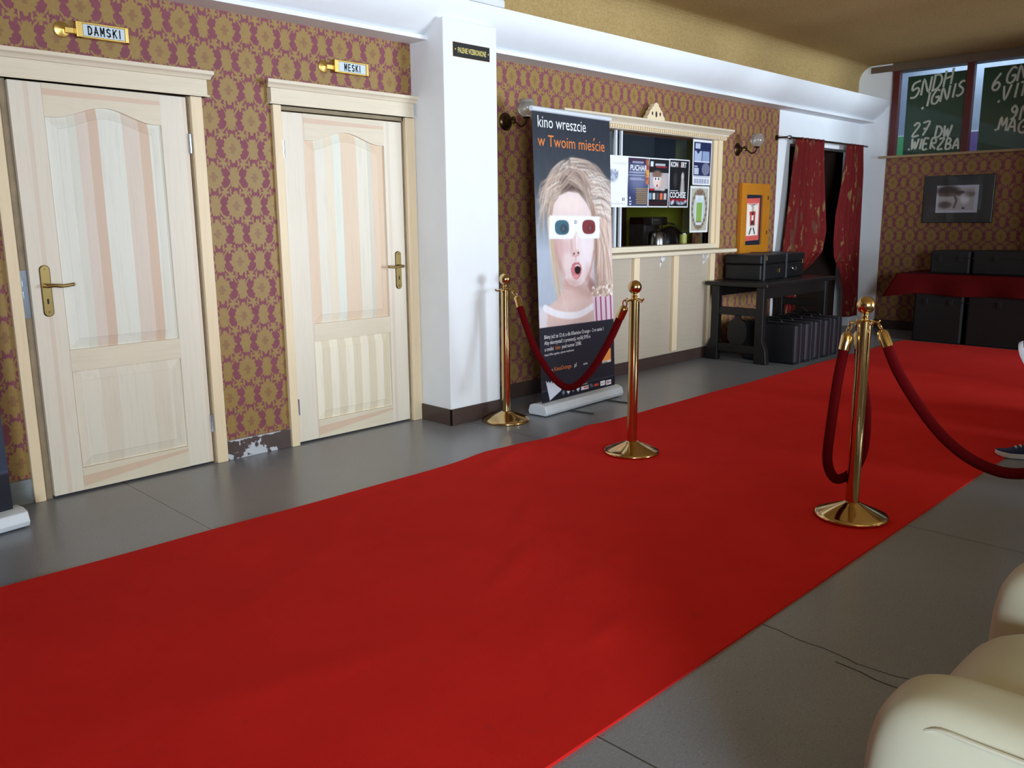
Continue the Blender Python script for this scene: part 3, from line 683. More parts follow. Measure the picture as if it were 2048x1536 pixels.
tag(m.build('red_carpet', 'carpet'), 'long red felt carpet runner laid across the grey floor', 'carpet')

# ============================================================ BARRIER POSTS AND ROPES
GP = 'brass barrier posts along the red carpet'
def make_post():
    r = T('barrier_post', '', 'barrier post', group=GP)
    m = MB(); m.lathe([(.001, 0), (.158, 0), (.163, .006), (.163, .014), (.158, .020), (.150, .024), (.105, .043), (.062, .060), (.040, .070), (.034, .074), (.001, .074)], n=48)
    m.build('base', 'gold', r, local=True)
    m = MB(); m.lathe([(.0295, .070), (.0295, .080), (.0295, .885), (.0295, .8965), (.0312, .8965), (.0312, .899), (.0312, .906), (.0312, .909), (.020, .912)], n=28); m.build('pole', 'gold', r, local=True)
    m = MB()
    m.lathe([(.02, .908), (.014, .915), (.013, .922), (.019, .928), (.013, .934), (.013, .942)], n=20)
    m.build('neck', 'gold', r, local=True)
    m = MB(); m.sphere((0, 0, .981), .0395, nu=32, nv=20); m.build('ball', 'gold', r, local=True)
    m = MB()
    for k in range(4):
        a = PI/2*k+PI/4; c, s = math.cos(a), math.sin(a)
        m.tube(smooth_curve([(.02*c, .02*s, .914), (.045*c, .045*s, .905), (.062*c, .062*s, .903), (.070*c, .070*s, .912)], 4), [.006]*10+[.005]*3, 8)
    m.lathe([(.022, .908), (.036, .905), (.036, .909), (.022, .914)], n=24)
    m.build('hook_crown', 'gold', r, local=True)
    return r
spots = [((4.015, -.511), -.25, 'brass barrier post standing before the white pillar, beside the tall banner'),
         ((3.93, -1.65), .55, 'brass barrier post standing in the middle of the red carpet'),
         ((3.742, -3.05), .1, 'brass barrier post at the right edge of the red carpet, nearest post'),
         ((3.64, -4.33), 0, 'brass barrier post off the carpet at the far end of the right rope')]
p0 = make_post()
for i, ((x, y), a, lb) in enumerate(spots):
    o = p0 if i == 0 else copy_tree(p0)
    o.location = (x, y, .008 if i in (1, 2) else 0); o.rotation_euler = (0, 0, a); o['label'] = lb
def rope(pts, label, e0, e1):
    """e0/e1: ring positions on the posts; pts: velvet centre line"""
    r = T('barrier_rope', label, 'rope', pts[len(pts)//2], group='crimson velvet barrier ropes')
    P = smooth_curve(pts, 8); MB().tube(P, .0225, 14).build('velvet_rope', 'velvet', r)
    for q, e, nx in ((P[0], e0, P[1]), (P[-1], e1, P[-2])):
        q = Vector(q); e = Vector(e); d = (q-Vector(nx)).normalized()
        m = MB(); m.tube([q-d*.012, q+d*.05, q+d*.062, q+d*.068], [.0255, .0255, .02, .008], 16)
        cap = m.build('end_cap', 'gold', r)
        a = q+d*.066; m = MB()
        dd = (e-a); L = max(dd.length, .02); dd = dd.normalized() if dd.length > 1e-4 else Vector((0, 0, 1)); side = dd.cross(Vector((0, 0, 1)))
        side = side.normalized() if side.length > .05 else Vector((1, 0, 0)); c = (a+e)/2
        m.tube([c+dd*(L/2+.006)*math.cos(t)+(side*.4+Vector((0, 0, 1)).cross(side)*.0+side*.0)*.03*math.sin(t) for t in [2*PI*i/14 for i in range(15)]], .0042, 8)
        m.build('snap_hook', 'gold', cap)
    return r
rope([(4.005, -.655, .815), (4.0, -.72, .68), (3.99, -.83, .51), (3.985, -.97, .375), (3.975, -1.09, .325), (3.965, -1.2, .36), (3.955, -1.33, .48), (3.945, -1.46, .66), (3.94, -1.545, .815)],
     'crimson rope sagging in front of the tall banner between two posts', (4.015, -.58, .905), (3.93, -1.58, .905))
rope([(3.70, -2.985, .80), (3.685, -2.97, .65), (3.675, -2.955, .42), (3.675, -2.95, .28), (3.70, -2.965, .20), (3.745, -2.985, .175), (3.81, -3.02, .21), (3.855, -3.04, .31), (3.85, -3.04, .50), (3.815, -3.015, .70), (3.80, -3.01, .80)],
     'crimson rope hanging in a closed loop from the nearest post', (3.72, -3.0, .905), (3.775, -3.01, .905))
rope([(3.735, -3.155, .825), (3.725, -3.21, .72), (3.71, -3.30, .60), (3.70, -3.40, .49), (3.69, -3.5, .415), (3.68, -3.6, .375), (3.67, -3.7, .368), (3.66, -3.82, .41), (3.655, -3.95, .51), (3.65, -4.1, .66), (3.645, -4.22, .83)],
     'crimson rope sagging to the right from the nearest post past the shoes', (3.74, -3.115, .905), (3.64, -4.27, .905))

# ============================================================ TALL ROLL-UP BANNER
BW, BH = .91, 2.045
U = Vector((.91, .056, 0)).normalized(); V = Vector((0, .095, 2.10)).normalized(); NN = U.cross(V)    # NN points into the room
B0 = Vector((4.30, -.586, .055))
def ban(s, t, d): return B0+U*s+V*t+NN*d
R_ = T('rollup_banner', 'tall roll-up banner with a woman in 3D glasses beside the ticket counter', 'banner', (4.75, -.5, 0))
K = Ink(BW, BH, .0045, (43, 48, 58))
w = (1-np.clip((K.T-1.52)/.42, 0, 1))
K.put(w*.55, (92, 98, 106))                                                   # backdrop grey, paler downwards
K.put(np.clip((1.55-K.T)/.45, 0, 1)*.9, (190, 200, 216))
def strand(p, w, c, a): K.line(p, w, c, a, soft=.010, taper=True)
def U_(a, b): return a+(b-a)*rng.random()
# hair mass behind the face
K.poly([(.20, 1.0), (.16, 1.2), (.12, 1.4), (.12, 1.54), (.20, 1.64), (.32, 1.70), (.44, 1.74), (.56, 1.70), (.66, 1.63), (.80, 1.60), (.93, 1.58), (.93, .74), (.84, .74), (.74, .90), (.69, 1.06), (.70, 1.3), (.6, 1.45), (.3, 1.45)], (190, 166, 152), 1, .07)
K.poly([(.66, 1.10), (.70, 1.45), (.93, 1.50), (.93, .73), (.70, .73), (.68, .85)], (176, 140, 124), .9, .05)
K.poly([(.74, 1.45), (.93, 1.50), (.93, .73), (.84, .75), (.74, 1.0)], (230, 210, 200), .9, .08)
K.poly([(.16, 1.34), (.15, 1.48), (.22, 1.58), (.36, 1.66), (.50, 1.66), (.60, 1.58), (.69, 1.46), (.75, 1.34), (.70, 1.30), (.6, 1.44), (.47, 1.52), (.33, 1.50), (.24, 1.43), (.2, 1.33)], (84, 68, 64), .9, .05)
for i in range(150):                                                         # crown, blown up and to both sides
    x0 = U_(.26, .60); y0 = 1.60+.12*math.sin((x0-.1)/.7*PI)+U_(-.04, .03)
    c = [(216, 198, 182), (150, 130, 120), (234, 222, 210), (104, 92, 90), (178, 154, 138)][i % 5]
    if x0 > .40: strand([(x0, y0), (x0+.14, y0-.01), (x0+.26, y0-.09), (x0+.36, y0-U_(.10, .24))], U_(.006, .014), c, .55)
    else: strand([(x0, y0), (x0-.08, y0-.04), (x0-.15, y0-.13), (x0-U_(.16, .24), y0-U_(.20, .34))], U_(.006, .013), c, .5)
for i in range(170):                                                         # long hair down the right
    x0 = U_(.60, .78); y0 = 1.56-.5*(x0-.60)*1.2-U_(0, .10)
    c = [(240, 226, 216), (206, 172, 152), (250, 240, 234), (176, 136, 116), (226, 202, 188), (150, 112, 96)][i % 6]
    e = U_(.0, 1); strand([(x0, y0), (x0+.05+.05*e, y0-.18), (.74+.12*e, 1.08+U_(-.06, .06)), (.70+.22*e, U_(.76, .96))], U_(.006, .016), c, .55)
for i in range(60):                                                          # wisps to the right edge
    y0 = U_(1.34, 1.64); c = [(236, 224, 214), (130, 116, 112), (250, 244, 238)][i % 3]
    strand([(U_(.62, .72), y0), (.78, y0+U_(-.02, .03)), (.88, y0-U_(0, .06)), (.93, y0-U_(.02, .12))], U_(.005, .011), c, .5)
for i in range(60):                                                          # strands at the left
    c = [(220, 196, 164), (240, 226, 204), (176, 146, 120), (206, 180, 150)][i % 4]; x0 = U_(.13, .22)
    strand([(x0+.03, 1.44), (x0, 1.30), (x0+.02, 1.08), (x0+U_(.03, .07), .90), (x0+U_(.05, .12), .72)], U_(.005, .011), c, .5)
for i in range(110):                                                         # parted fringe over the dark roots
    c = [(160, 136, 122), (190, 168, 152), (128, 106, 96), (212, 194, 180)][i % 4]; x0 = U_(.34, .46); y0 = U_(1.58, 1.68)
    if i % 5 < 2: strand([(x0, y0), (x0-.09, y0-.06), (.21+U_(-.03, .03), 1.46), (.165+U_(-.03, .03), 1.34)], U_(.005, .010), c, .5)
    else: strand([(x0, y0), (x0+.12, y0-.04), (.62+U_(-.03, .03), 1.47+U_(-.03, .03)), (.72+U_(-.03, .04), 1.30)], U_(.005, .010), c, .5)
for i in range(70):                                                          # loose hair blown out to the left
    c = [(206, 184, 166), (150, 130, 120), (232, 218, 204), (184, 156, 138)][i % 4]; y = U_(1.48, 1.66)
    strand([(U_(.20, .30), y), (.15, y-.05), (U_(.06, .12), y-U_(.06, .16)), (U_(.01, .09), y-U_(.14, .34))], U_(.005, .012), c, .45)
# neck, shoulders, face
K.poly([(.27, .96), (.28, .82), (.22, .76), (.12, .715), (.02, .67), (-.01, .55), (.93, .55), (.93, .70), (.74, .73), (.67, .80), (.63, .95)], (222, 190, 182), 1, .02)
K.poly([(.30, .95), (.62, .95), (.66, .82), (.60, .74), (.45, .80), (.33, .84)], (190, 148, 140), .55, .06)
K.ell(.42, .70, .26, .05, (232, 204, 198), .6, .8)
SK = (232, 210, 208)
K.poly([(.185, 1.34), (.205, 1.42), (.27, 1.485), (.38, 1.515), (.50, 1.505), (.60, 1.43), (.665, 1.34), (.675, 1.18), (.66, 1.06), (.625, .95), (.565, .875), (.49, .84), (.42, .835), (.35, .86), (.285, .93), (.235, 1.04), (.20, 1.16)], SK, 1, .012)
K.ell(.57, 1.08, .10, .22, (246, 234, 238), .75, .9); K.ell(.25, 1.10, .045, .17, (204, 160, 154), .6, .9); K.ell(.40, 1.43, .17, .07, (244, 226, 216), .6, .9); K.ell(.30, 1.13, .09, .05, (214, 170, 168), .5, .9)
K.ell(.37, .86, .10, .035, (198, 154, 148), .5, .9); K.ell(.60, .92, .05, .07, (214, 178, 176), .5, .9)
K.line([(.205, 1.30), (.21, 1.15), (.25, 1.02), (.30, .93)], .03, (176, 132, 122), .45, .03)
K.line([(.565, .875), (.63, .96), (.67, 1.08)], .02, (176, 126, 114), .6, .02)
K.poly([(.60, .90), (.66, .86), (.71, .76), (.70, .73), (.64, .76), (.58, .83)], (140, 96, 86), .6, .03)
K.line([(.395, 1.18), (.40, 1.12), (.395, 1.085)], .022, (196, 150, 146), .6, .02); K.ell(.445, 1.12, .030, .07, (224, 192, 190), .7, .7); K.line([(.462, 1.20), (.462, 1.10)], .016, (250, 240, 240), .8, .01)
K.ell(.445, 1.082, .048, .022, (226, 190, 186), .9, .5); K.ell(.424, 1.073, .011, .008, (80, 44, 44), .95, .5); K.ell(.476, 1.077, .010, .008, (80, 44, 44), .95, .5); K.line([(.40, 1.062), (.445, 1.055), (.49, 1.066)], .008, (176, 126, 122), .6)
K.line([(.444, 1.05), (.446, 1.02)], .016, (206, 166, 162), .6, .012)
K.poly([(.380, .965), (.40, .995), (.43, 1.012), (.45, 1.006), (.475, 1.012), (.50, .99), (.515, .962), (.505, .925), (.475, .893), (.44, .884), (.405, .902), (.385, .935)], (204, 122, 128), 1, .008)
K.line([(.40, .99), (.43, 1.004), (.45, .998), (.475, 1.004), (.498, .985)], .008, (176, 90, 100), .7); K.ell(.435, .905, .035, .014, (226, 158, 162), .8, .5)
K.ell(.463, .957, .036, .033, (34, 16, 20), 1, .2); K.line([(.438, .982), (.462, .989), (.486, .981)], .010, (238, 230, 228), 1)
for i in range(30):                                                          # hair falling over the temples and jaw
    c = [(150, 116, 100), (120, 92, 82), (200, 168, 148)][i % 3]; y = U_(1.30, 1.46)
    strand([(.655+U_(-.02, .03), y), (.69, y-.12), (.685+U_(0, .03), y-.26), (.66+U_(0, .05), y-.42)], U_(.004, .009), c, .5)
# white top, fine chain
K.poly([(0, .56), (0, .72), (.05, .71), (.10, .695), (.09, .60), (.08, .56)], (226, 224, 232), .8, .03)
K.poly([(.09, .60), (.30, .555), (.92, .555), (.92, .60), (.60, .60), (.40, .585)], (212, 184, 178), 1, .03)
K.line([(.07, .705), (.2, .655), (.36, .628), (.5, .632), (.64, .672)], .05, (244, 240, 246), 1, .01)
K.line([(.25, .83), (.29, .74), (.335, .65)], .004, (240, 224, 220), .9)
# striped popcorn box and popcorn
K.poly([(.64, .75), (.655, .556), (.91, .556), (.91, .735)], (226, 204, 222), 1, .008)
for q in (.672, .735, .80, .865): K.poly([(q, .745), (q+.016, .745), (q+.022, .556), (q+.006, .556)], (150, 40, 74), .9, .006)
for i in range(60):
    x, y = .64+.27*rng.random(), .745+.07*rng.random(); K.ell(x, y, .016, .013, [(250, 240, 232), (226, 206, 190), (180, 150, 132)][i % 3], .9, .5)
# cardboard 3D glasses
K.poly([(.152, 1.347), (.756, 1.339), (.747, 1.177), (.507, 1.178), (.482, 1.20), (.458, 1.238), (.432, 1.20), (.402, 1.18), (.14, 1.185)], (244, 242, 250), 1, .006)
for cx, c0, c1 in ((.292, (66, 104, 118), (54, 66, 78)), (.615, (128, 56, 58), (112, 40, 44))):
    ol = [(cx+.082*math.copysign(abs(math.cos(a))**.7, math.cos(a)), 1.263+.052*math.copysign(abs(math.sin(a))**.7, math.sin(a))) for a in [2*PI*i/28 for i in range(28)]]
    K.poly(ol, c0, 1, .006); K.ell(cx+.02, 1.255, .045, .03, c1, .8, .6); K.ell(cx+.015, 1.255, .012, .015, (120, 130, 134), .5, .6)
K.noise(6, 40)
# dark foot of the print
K.poly([(-.01, -.01), (.93, -.01), (.93, .554), (-.01, .571)], (33, 36, 48), 1, .004)
K.rect(0, BW, 0, .11, (24, 27, 40)); K.line([(0, .116), (.91, .107)], .004, (96, 104, 122), .8)
K.rect(.745, .862, .226, .33, (238, 152, 76)); K.rect(.745, .862, .222, .24, (230, 222, 216), .9)
K.poly([(.05, .188), (.10, .175), (.16, .185), (.225, .125), (.225, .095), (.09, .04)], (222, 226, 242), 1, .004)
for i in range(4): K.poly([(.055+.03*i, .196-.006*i), (.07+.03*i, .196-.006*i), (.078+.03*i, .175-.006*i), (.062+.03*i, .175-.006*i)], (24, 27, 40), .9)
for x, rr, c in ((.25, .02, (120, 130, 160)), (.31, .022, (226, 230, 240)), (.366, .014, (160, 168, 190)), (.428, .022, (220, 224, 236))): K.poly([(x-rr, .074), (x, .074+rr), (x+rr, .074), (x, .074-rr)], c, .95)
K.rect(.465, .56, .058, .084, (230, 226, 232)); K.rect(.50, .56, .064, .078, (200, 90, 100), .8)
for i in range(3): K.line([(.575+.012*i, .086), (.595+.012*i, .062)], .006, (130, 138, 160), .9)
K.rect(.632, .692, .060, .078, (196, 70, 50)); K.rect(.712, .778, .050, .086, (236, 238, 244)); K.rect(.79, .858, .048, .084, (236, 238, 244)); K.ell(.815, .066, .01, .012, (210, 60, 60)); K.rect(.722, .768, .064, .070, (120, 124, 150)); K.rect(.83, .85, .062, .070, (80, 84, 100))
def bantext(mb, fn):
    def tx(s, x, y, size, sx, mi, sl=0, bold=0): mb.text(s, lambda a, b: fn(x+a, y+b+a*sl, .0012), size, mi, sx, bold=bold)
    tx('kino wreszcie', .05, 1.94, .112, .90, 2); tx('w Twoim miescie', .05, 1.815, .112, .99, 3)
    q0 = len(mb.v); n0 = (len(mb.f), len(mb.m), len(mb.sm)); mb.text('w Twoim mie', lambda a, b: (a, b, 0), .112, 3, .99); xw = .05+max(p[0] for p in mb.v[q0:])+.024
    del mb.v[q0:]; del mb.f[n0[0]:]; del mb.m[n0[1]:]; del mb.sm[n0[2]:]
    mb.add([fn(xw, 1.885, .0012), fn(xw+.010, 1.885, .0012), fn(xw+.024, 1.905, .0012), fn(xw+.010, 1.905, .0012)], [(0, 1, 2, 3)], 3)
    tx('Bilety już za 12 zł, a dla Klientów Orange – 2 w cenie 1', .047, .488, .039, .83, 2, -.012); tx('Aby skorzystać z promocji, wyślij SMS-a', .047, .446, .039, .86, 2, -.012)
    tx('o treści', .047, .400, .039, .82, 2); tx('kino', .172, .400, .039, .82, 3); tx('pod numer 2380.', .246, .400, .039, .88, 2)
    tx('Koszt SMS-a zgodny z planem taryfowym.', .045, .366, .021, .98, 2)
    tx('www.', .060, .246, .042, .80, 2); tx('KinoOrange', .148, .246, .042, .98, 3); tx('.pl', .382, .246, .042, .90, 2)
    tx('orange', .752, .224, .022, 1, 4); tx('dzięki', .50, .245, .022, 1, 2); tx('3D', .435, 1.288, .036, .8, 4)
    tx('Partnerzy akcji', .465, .096, .014, 1, 2)
o = K.build('fabric', ban, R_, 'banner', .0015, bantext, ['ink_white', 'ink_orange', 'ink_black'])
tp = MB(); tp.tube([ban(-.008, BH+.012, 0), ban(BW+.008, BH+.012, 0)], .017, 12); tp.build('top_bar', 'alu', R_)
m = MB(); m.tube([ban(.455, -.0, -.10), ban(.455, BH+.01, -.02)], .009, 10); m.build('support_pole', 'alu', R_)
prof = [(-.075, .008), (-.085, .03), (-.07, .075), (-.03, .088), (.03, .088), (.07, .075), (.085, .03), (.075, .008)]
Q = B0+NN*(-.02); Q.z = 0
def cas(a, z, s): return Q+U*(-.03, BW+.025)[s]+Vector((NN.x, NN.y, 0)).normalized()*a+Vector((0, 0, z))
m = MB(); m.prism(prof, cas, 0, True); m.build('cassette', 'alu', R_, bevel=.003)
for s in (.22, .68):
    m = MB(); a = Q+U*s; nn = Vector((NN.x, NN.y, 0)).normalized()
    m.tube([a+nn*-.13+Vector((0, 0, .006)), a+nn*.27+Vector((.05, 0, .005))], .006, 6); m.build('foot', 'darkgrey', R_)
# second banner cut by the left edge of the frame
R2 = T('rollup_banner', 'dark roll-up banner cut off by the left edge beside the first door', 'banner', (.6, -.36, 0))
U2 = Vector((.985, .17, 0)).normalized(); N2 = Vector((U2.y, -U2.x, 0))
C2 = Vector((1.0, -.33, .06))-U2*.85
def ban2(s, t, d): return C2+U2*s+Vector((0, .03*t, t))+N2*d
K2 = Ink(.85, 1.95, .008, (34, 40, 58)); K2.rect(0, .85, 0, .20, (22, 25, 38)); K2.line([(0, .204), (.85, .204)], .006, (110, 118, 136)); K2.rect(.74, .80, .115, .155, (220, 226, 238)); K2.put((K2.T > .2)*np.clip((.9-K2.T)/.7, 0, 1)*.4, (70, 84, 112))
K2.build('fabric', ban2, R2, 'banner', .0015)
Q2 = Vector((C2.x, C2.y, 0))-N2*.02
def cas2(a, z, s): return Q2+U2*(-.03, .89)[s]+N2*a+Vector((0, 0, z))
m = MB(); m.prism(prof, cas2, 0, True); m.build('cassette', 'alu', R2, bevel=.003)
m = MB(); m.tube([ban2(-.008, 1.96, 0), ban2(.858, 1.96, 0)], .016, 12); m.build('top_bar', 'alu', R2)
m = MB(); m.tube([Q2+U2*.42-N2*.05+Vector((0, 0, .05)), ban2(.42, 1.95, -.02)], .009, 10); m.build('support_pole', 'alu', R2)

# ============================================================ TICKET COUNTER
TC = T('ticket_counter', 'pale pine ticket hatch with shelf and plywood front built against the wallpaper', 'counter', (6.28, 0, 0))
xl, xr = 5.10, 7.475
for a, b in ((7.405, xr), (xl, 5.17)): MB().box(a, b, -.05, 0, 1.085, 2.125).build('hatch_post', 'pine', TC, bevel=.003)
for a, b in ((7.345, 7.405), (5.17, 5.23)): MB().box(a, b, -.03, .10, 1.13, 2.11).build('hatch_liner', 'pine', TC, bevel=.002)
MB().box(xl, xr, -.045, .12, 1.085, 1.132).build('hatch_sill', 'pineh', TC, bevel=.003)
m = MB(); m.box(5.08, 7.49, -.075, 0, 2.11, 2.145)
m.prism([(0, 2.145), (-.085, 2.145), (-.09, 2.158), (-.10, 2.168), (-.128, 2.186), (-.14, 2.192), (-.14, 2.208), (0, 2.208)], lambda y, z, s: ((5.08+y*.3, 7.49-y*.3)[s], y, z))
co = m.build('cornice', 'pineh', TC, bevel=.002)
m = MB(); x = 5.085
while x < 7.475: m.box(x, x+.016, -.094, -.07, 2.116, 2.142); x += .032
o = m.build('dentil_strip', 'pine', co); o['label'] = 'row of small pale dentils under the cornice'
MB().box(5.0, 7.545, -.21, -.0, 1.045, 1.08).build('shelf', 'pineh', TC, bevel=.008, seg=3)
MB().box(xl, 7.42, -.022, 0, .112, 1.046).build('front_panel', 'ply', TC)
for q in (7.365, 6.735, 6.12, 5.505, 5.14): MB().box(q-.04, q+.04, -.05, -.022, .135, 1.046).build('batten', 'pine', TC, bevel=.002)
m = MB(); m.box(5.23, 7.345, .03, .034, 1.13, 2.11); m.build('window_glass', 'glass', TC)
for q in (5.87, 5.945): MB().box(q-.011, q+.011, .006, .026, 1.13, 2.11).build('glass_rail', 'alu', TC)
# carved crown on the cornice
ol = [(-.125, 0), (-.12, .035), (-.10, .05), (-.085, .085), (-.06, .10), (-.055, .12), (-.035, .125), (-.03, .145), (0, .16), (.03, .145), (.035, .125), (.055, .12), (.06, .10), (.085, .085), (.10, .05), (.12, .035), (.125, 0)]
m = MB(); m.prism(ol, lambda a, z, s: (6.285+a*1.05, (-.10, -.055)[s], 2.207+z*.95))
for a, z, w, h in ((0, .055, .014, .028), (-.055, .06, .011, .017), (.055, .06, .011, .017)): m.prism([(a+w*math.cos(t), z+h*math.sin(t)) for t in [2*PI*i/12 for i in range(12)]], lambda a, z, s: (6.285+a*1.05, (-.1015, -.098)[s], 2.207+z*.95), 1)
m.build('crown_ornament', ['pine', 'brown'], TC, bevel=.003)
for q in (6.55, 7.27):
    m = MB()
    for i in range(9): a = q+random.uniform(-.05, .05); z = .99+random.uniform(-.06, .03); m.box(a, a+.012, -.0232, -.0222, z, z+random.uniform(.02, .05))
    m.build('filler_smear', 'white', TC)
# posters on the glass
def poster(name, label, pts, ink, txt=None):
    (x0, x1, z0, z1) = pts
    r = None
    fn = lambda s, t, d: Vector((x0+s, -.008-d+.006*math.sin(s*9+t*5), z0+t))
    o = ink.build(name, fn, None, 'ink_white', .0006, txt, ['ink_white', 'ink_black', 'ink_orange', 'maroon'])
    return tag(o, label, 'poster', 'paper posters taped to the ticket window')
W, H = .304, .43
def inkpaper(c=(238, 240, 246)): return Ink(W, H, .004, c)
k = inkpaper(); k.ell(.11, .26, .06, .05, (150, 158, 180), .6, .6); k.line([(.06, .24), (.1, .29), (.16, .25), (.17, .3)], .012, (120, 130, 156), .6)
for i in range(12): k.ell(.07+.1*rng.random(), .22+.09*rng.random(), .012, .012, (120, 126, 150), .5, .5)
k.rect(.10, .28, .355, .375, (222, 214, 196), .6)
def t1(mb, fn):
    mb.text('kino letnie', lambda a, b: fn(.02+a, .165+b, .001), .045, 3, .95); mb.text('zaprasza', lambda a, b: fn(.10+a, .345+b, .001), .03, 3, .8)
k.rect(.24, .25, .055, .08, (90, 96, 120)); k.rect(.26, .27, .055, .08, (90, 96, 120)); k.line([(.03, .03), (.28, .03)], .003, (150, 156, 170))
poster('poster', 'white poster with a faint grey drawing beside the tall banner', (5.708, 6.008, 1.472, 1.902), k)
k = inkpaper(); k.rect(.008, .297, .01, .42, (58, 64, 100)); k.ell(.15, .24, .12, .10, (150, 160, 190), .5, .9); k.rect(.008, .297, .38, .42, (66, 40, 60), .8)
for i in range(26): k.ell(.265+.03*rng.random(), .20+.2*rng.random(), .02, .018, [(226, 180, 80), (200, 110, 60), (150, 60, 70)][i % 3], .7, .5)
for i in range(9): k.rect(.13+.01*(i % 2), .29, .03+.016*i, .038+.016*i, (176, 140, 70), .9)
k.rect(.035, .06, .02, .035, (230, 230, 238)); k.rect(.03, .065, .045, .055, (220, 220, 230)); k.ell(.045, .08, .01, .01, (220, 220, 230)); k.rect(.02, .25, .272, .276, (200, 204, 220))
def t2(mb, fn):
    mb.text('PUCHAR', lambda a, b: fn(.04+a, .315+b, .001), .062, 2, .88, bold=.0012); mb.text('WAKACYJNY', lambda a, b: fn(.065+a, .372+b, .001), .026, 2, .9); mb.text('WIELKI TURNIEJ MIASTA', lambda a, b: fn(.02+a, .287+b, .001), .026, 2, .72)
    mb.text('ZAPISY OD GODZ. 10', lambda a, b: fn(.05+a, .245+b, .001), .016, 2, .9)
def t2b(mb, fn): mb.text('PUCHAR', lambda a, b: fn(.04+a, .315+b, .001), .066, 2, .88, bold=.0012)
for a, b, c, d in ((.07, .22, .378, .392), (.03, .25, .292, .306), (.04, .2, .246, .254), (.04, .24, .234, .242)): k.rect(a, b, c, d, (176, 178, 200), .8)
poster('poster', 'blue poster reading PUCHAR, second from left in the ticket window', (6.014, 6.318, 1.473, 1.902), k, t2b)
k = inkpaper(); k.rect(.006, .298, .01, .42, (20, 21, 28)); k.rect(.02, .30, .165, .305, (176, 170, 178)); k.ell(.13, .24, .06, .075, (232, 206, 196), 1, .3); k.ell(.13, .29, .07, .035, (120, 90, 76), .9, .5); k.ell(.22, .22, .05, .07, (200, 180, 170), .7, .6)
k.rect(.085, .175, .235, .265, (240, 240, 246)); k.ell(.108, .25, .012, .01, (30, 40, 50)); k.ell(.152, .25, .012, .01, (30, 30, 36)); k.ell(.135, .19, .012, .012, (150, 60, 70), 1, .4)
k.rect(.03, .07, .355, .40, (220, 226, 240)); k.rect(.10, .24, .365, .385, (226, 226, 232), .8); k.rect(.11, .27, .35, .36, (160, 40, 50), .9); k.rect(.01, .09, .15, .165, (180, 30, 40)); k.rect(.10, .25, .15, .165, (220, 210, 212), .8)
for i, c in enumerate(((120, 160, 190), (210, 206, 196), (90, 80, 90), (226, 110, 70), (190, 180, 180))): k.rect(.015+.056*i, .055+.056*i, .07, .125, c)
k.rect(.006, .298, .02, .05, (60, 16, 24), .8)
poster('poster', 'black poster showing a face in 3D glasses, third in the ticket window', (6.324, 6.628, 1.474, 1.905), k)
k = Ink(.312, .434, .004, (236, 238, 244)); k.rect(.012, .30, .012, .422, (16, 16, 20)); k.ell(.21, .28, .022, .04, (214, 206, 200), .9, .6); k.poly([(.19, .25), (.235, .25), (.25, .13), (.18, .13)], (196, 188, 180), .9, .02); k.ell(.10, .25, .03, .07, (60, 58, 64), .8, .8)
k.rect(.02, .15, .147, .153, (190, 190, 196)); k.rect(.012, .30, .055, .078, (140, 24, 34))
for i in range(16): k.ell(.02+.27*rng.random(), .035+.02*rng.random(), .02, .014, [(200, 206, 220), (120, 126, 150)][i % 2], .8, .6)
def t4(mb, fn):
    mb.text('KON', lambda a, b: fn(.02+a, .365+b, .001), .062, 2, .80, bold=.002); mb.text('C', lambda a, b: fn(.139+a, .365+b, .001), .062, 5, .80, bold=.002); mb.text('ERT', lambda a, b: fn(.175+a, .365+b, .001), .062, 2, .80, bold=.002)
    mb.text('COCHISE', lambda a, b: fn(.016+a, .088+b, .001), .072, 2, .84, bold=.002)
poster('poster', 'black poster reading KONCERT and COCHISE, fourth in the ticket window', (6.644, 6.956, 1.475, 1.912), k, t4)
k = Ink(.31, .418, .004, (238, 240, 246)); k.rect(.018, .30, .085, .395, (34, 42, 84)); k.rect(.04, .12, .335, .385, (190, 200, 222)); k.poly([(.03, .315), (.06, .315), (.09, .285), (.12, .315), (.15, .315), (.15, .215), (.03, .215)], (178, 192, 220)); k.poly([(.16, .315), (.27, .315), (.28, .215), (.16, .215)], (150, 168, 204)); k.rect(.03, .28, .212, .222, (220, 226, 240))
k.ell(.225, .15, .065, .058, (120, 124, 150), 1, .1); k.rect(.03, .11, .10, .16, (200, 206, 224)); k.rect(.03, .09, .165, .18, (200, 206, 224))
for i in range(6): k.rect(.03+.045*i, .065+.045*i, .015, .06, (140, 146, 170), .7)
k.rect(.02, .30, .075, .08, (120, 126, 150))
poster('poster', 'navy poster with pale block shapes at top right of the ticket window', (7.022, 7.332, 1.686, 2.104), k)
k = Ink(.315, .436, .004, (230, 234, 232)); k.rect(.02, .295, .02, .415, (188, 186, 170)); k.ell(.157, .22, .125, .185, (122, 100, 84), .8, .25); k.ell(.157, .22, .105, .15, (196, 202, 198), 1, .15)
k.poly([(.09, .09), (.225, .09), (.225, .36), (.157, .39), (.09, .36)], (206, 222, 226), 1, .01); k.rect(.112, .205, .10, .28, (142, 178, 84)); k.ell(.157, .37, .06, .03, (120, 92, 74), .9, .4); k.ell(.157, .07, .07, .04, (140, 120, 104), .9, .4); k.rect(.10, .215, .07, .095, (214, 222, 230)); k.poly([(.10, .30), (.157, .34), (.215, .30), (.215, .35), (.10, .35)], (226, 234, 240), .9)
for i in range(40): a = 2*PI*i/40; k.ell(.157+.115*math.cos(a), .22+.175*math.sin(a), .013, .013, [(96, 74, 60), (170, 150, 130)][i % 2], .7, .6)
poster('poster', 'ornate poster with a green field at lower right of the ticket window', (7.0, 7.315, 1.240, 1.676), k)
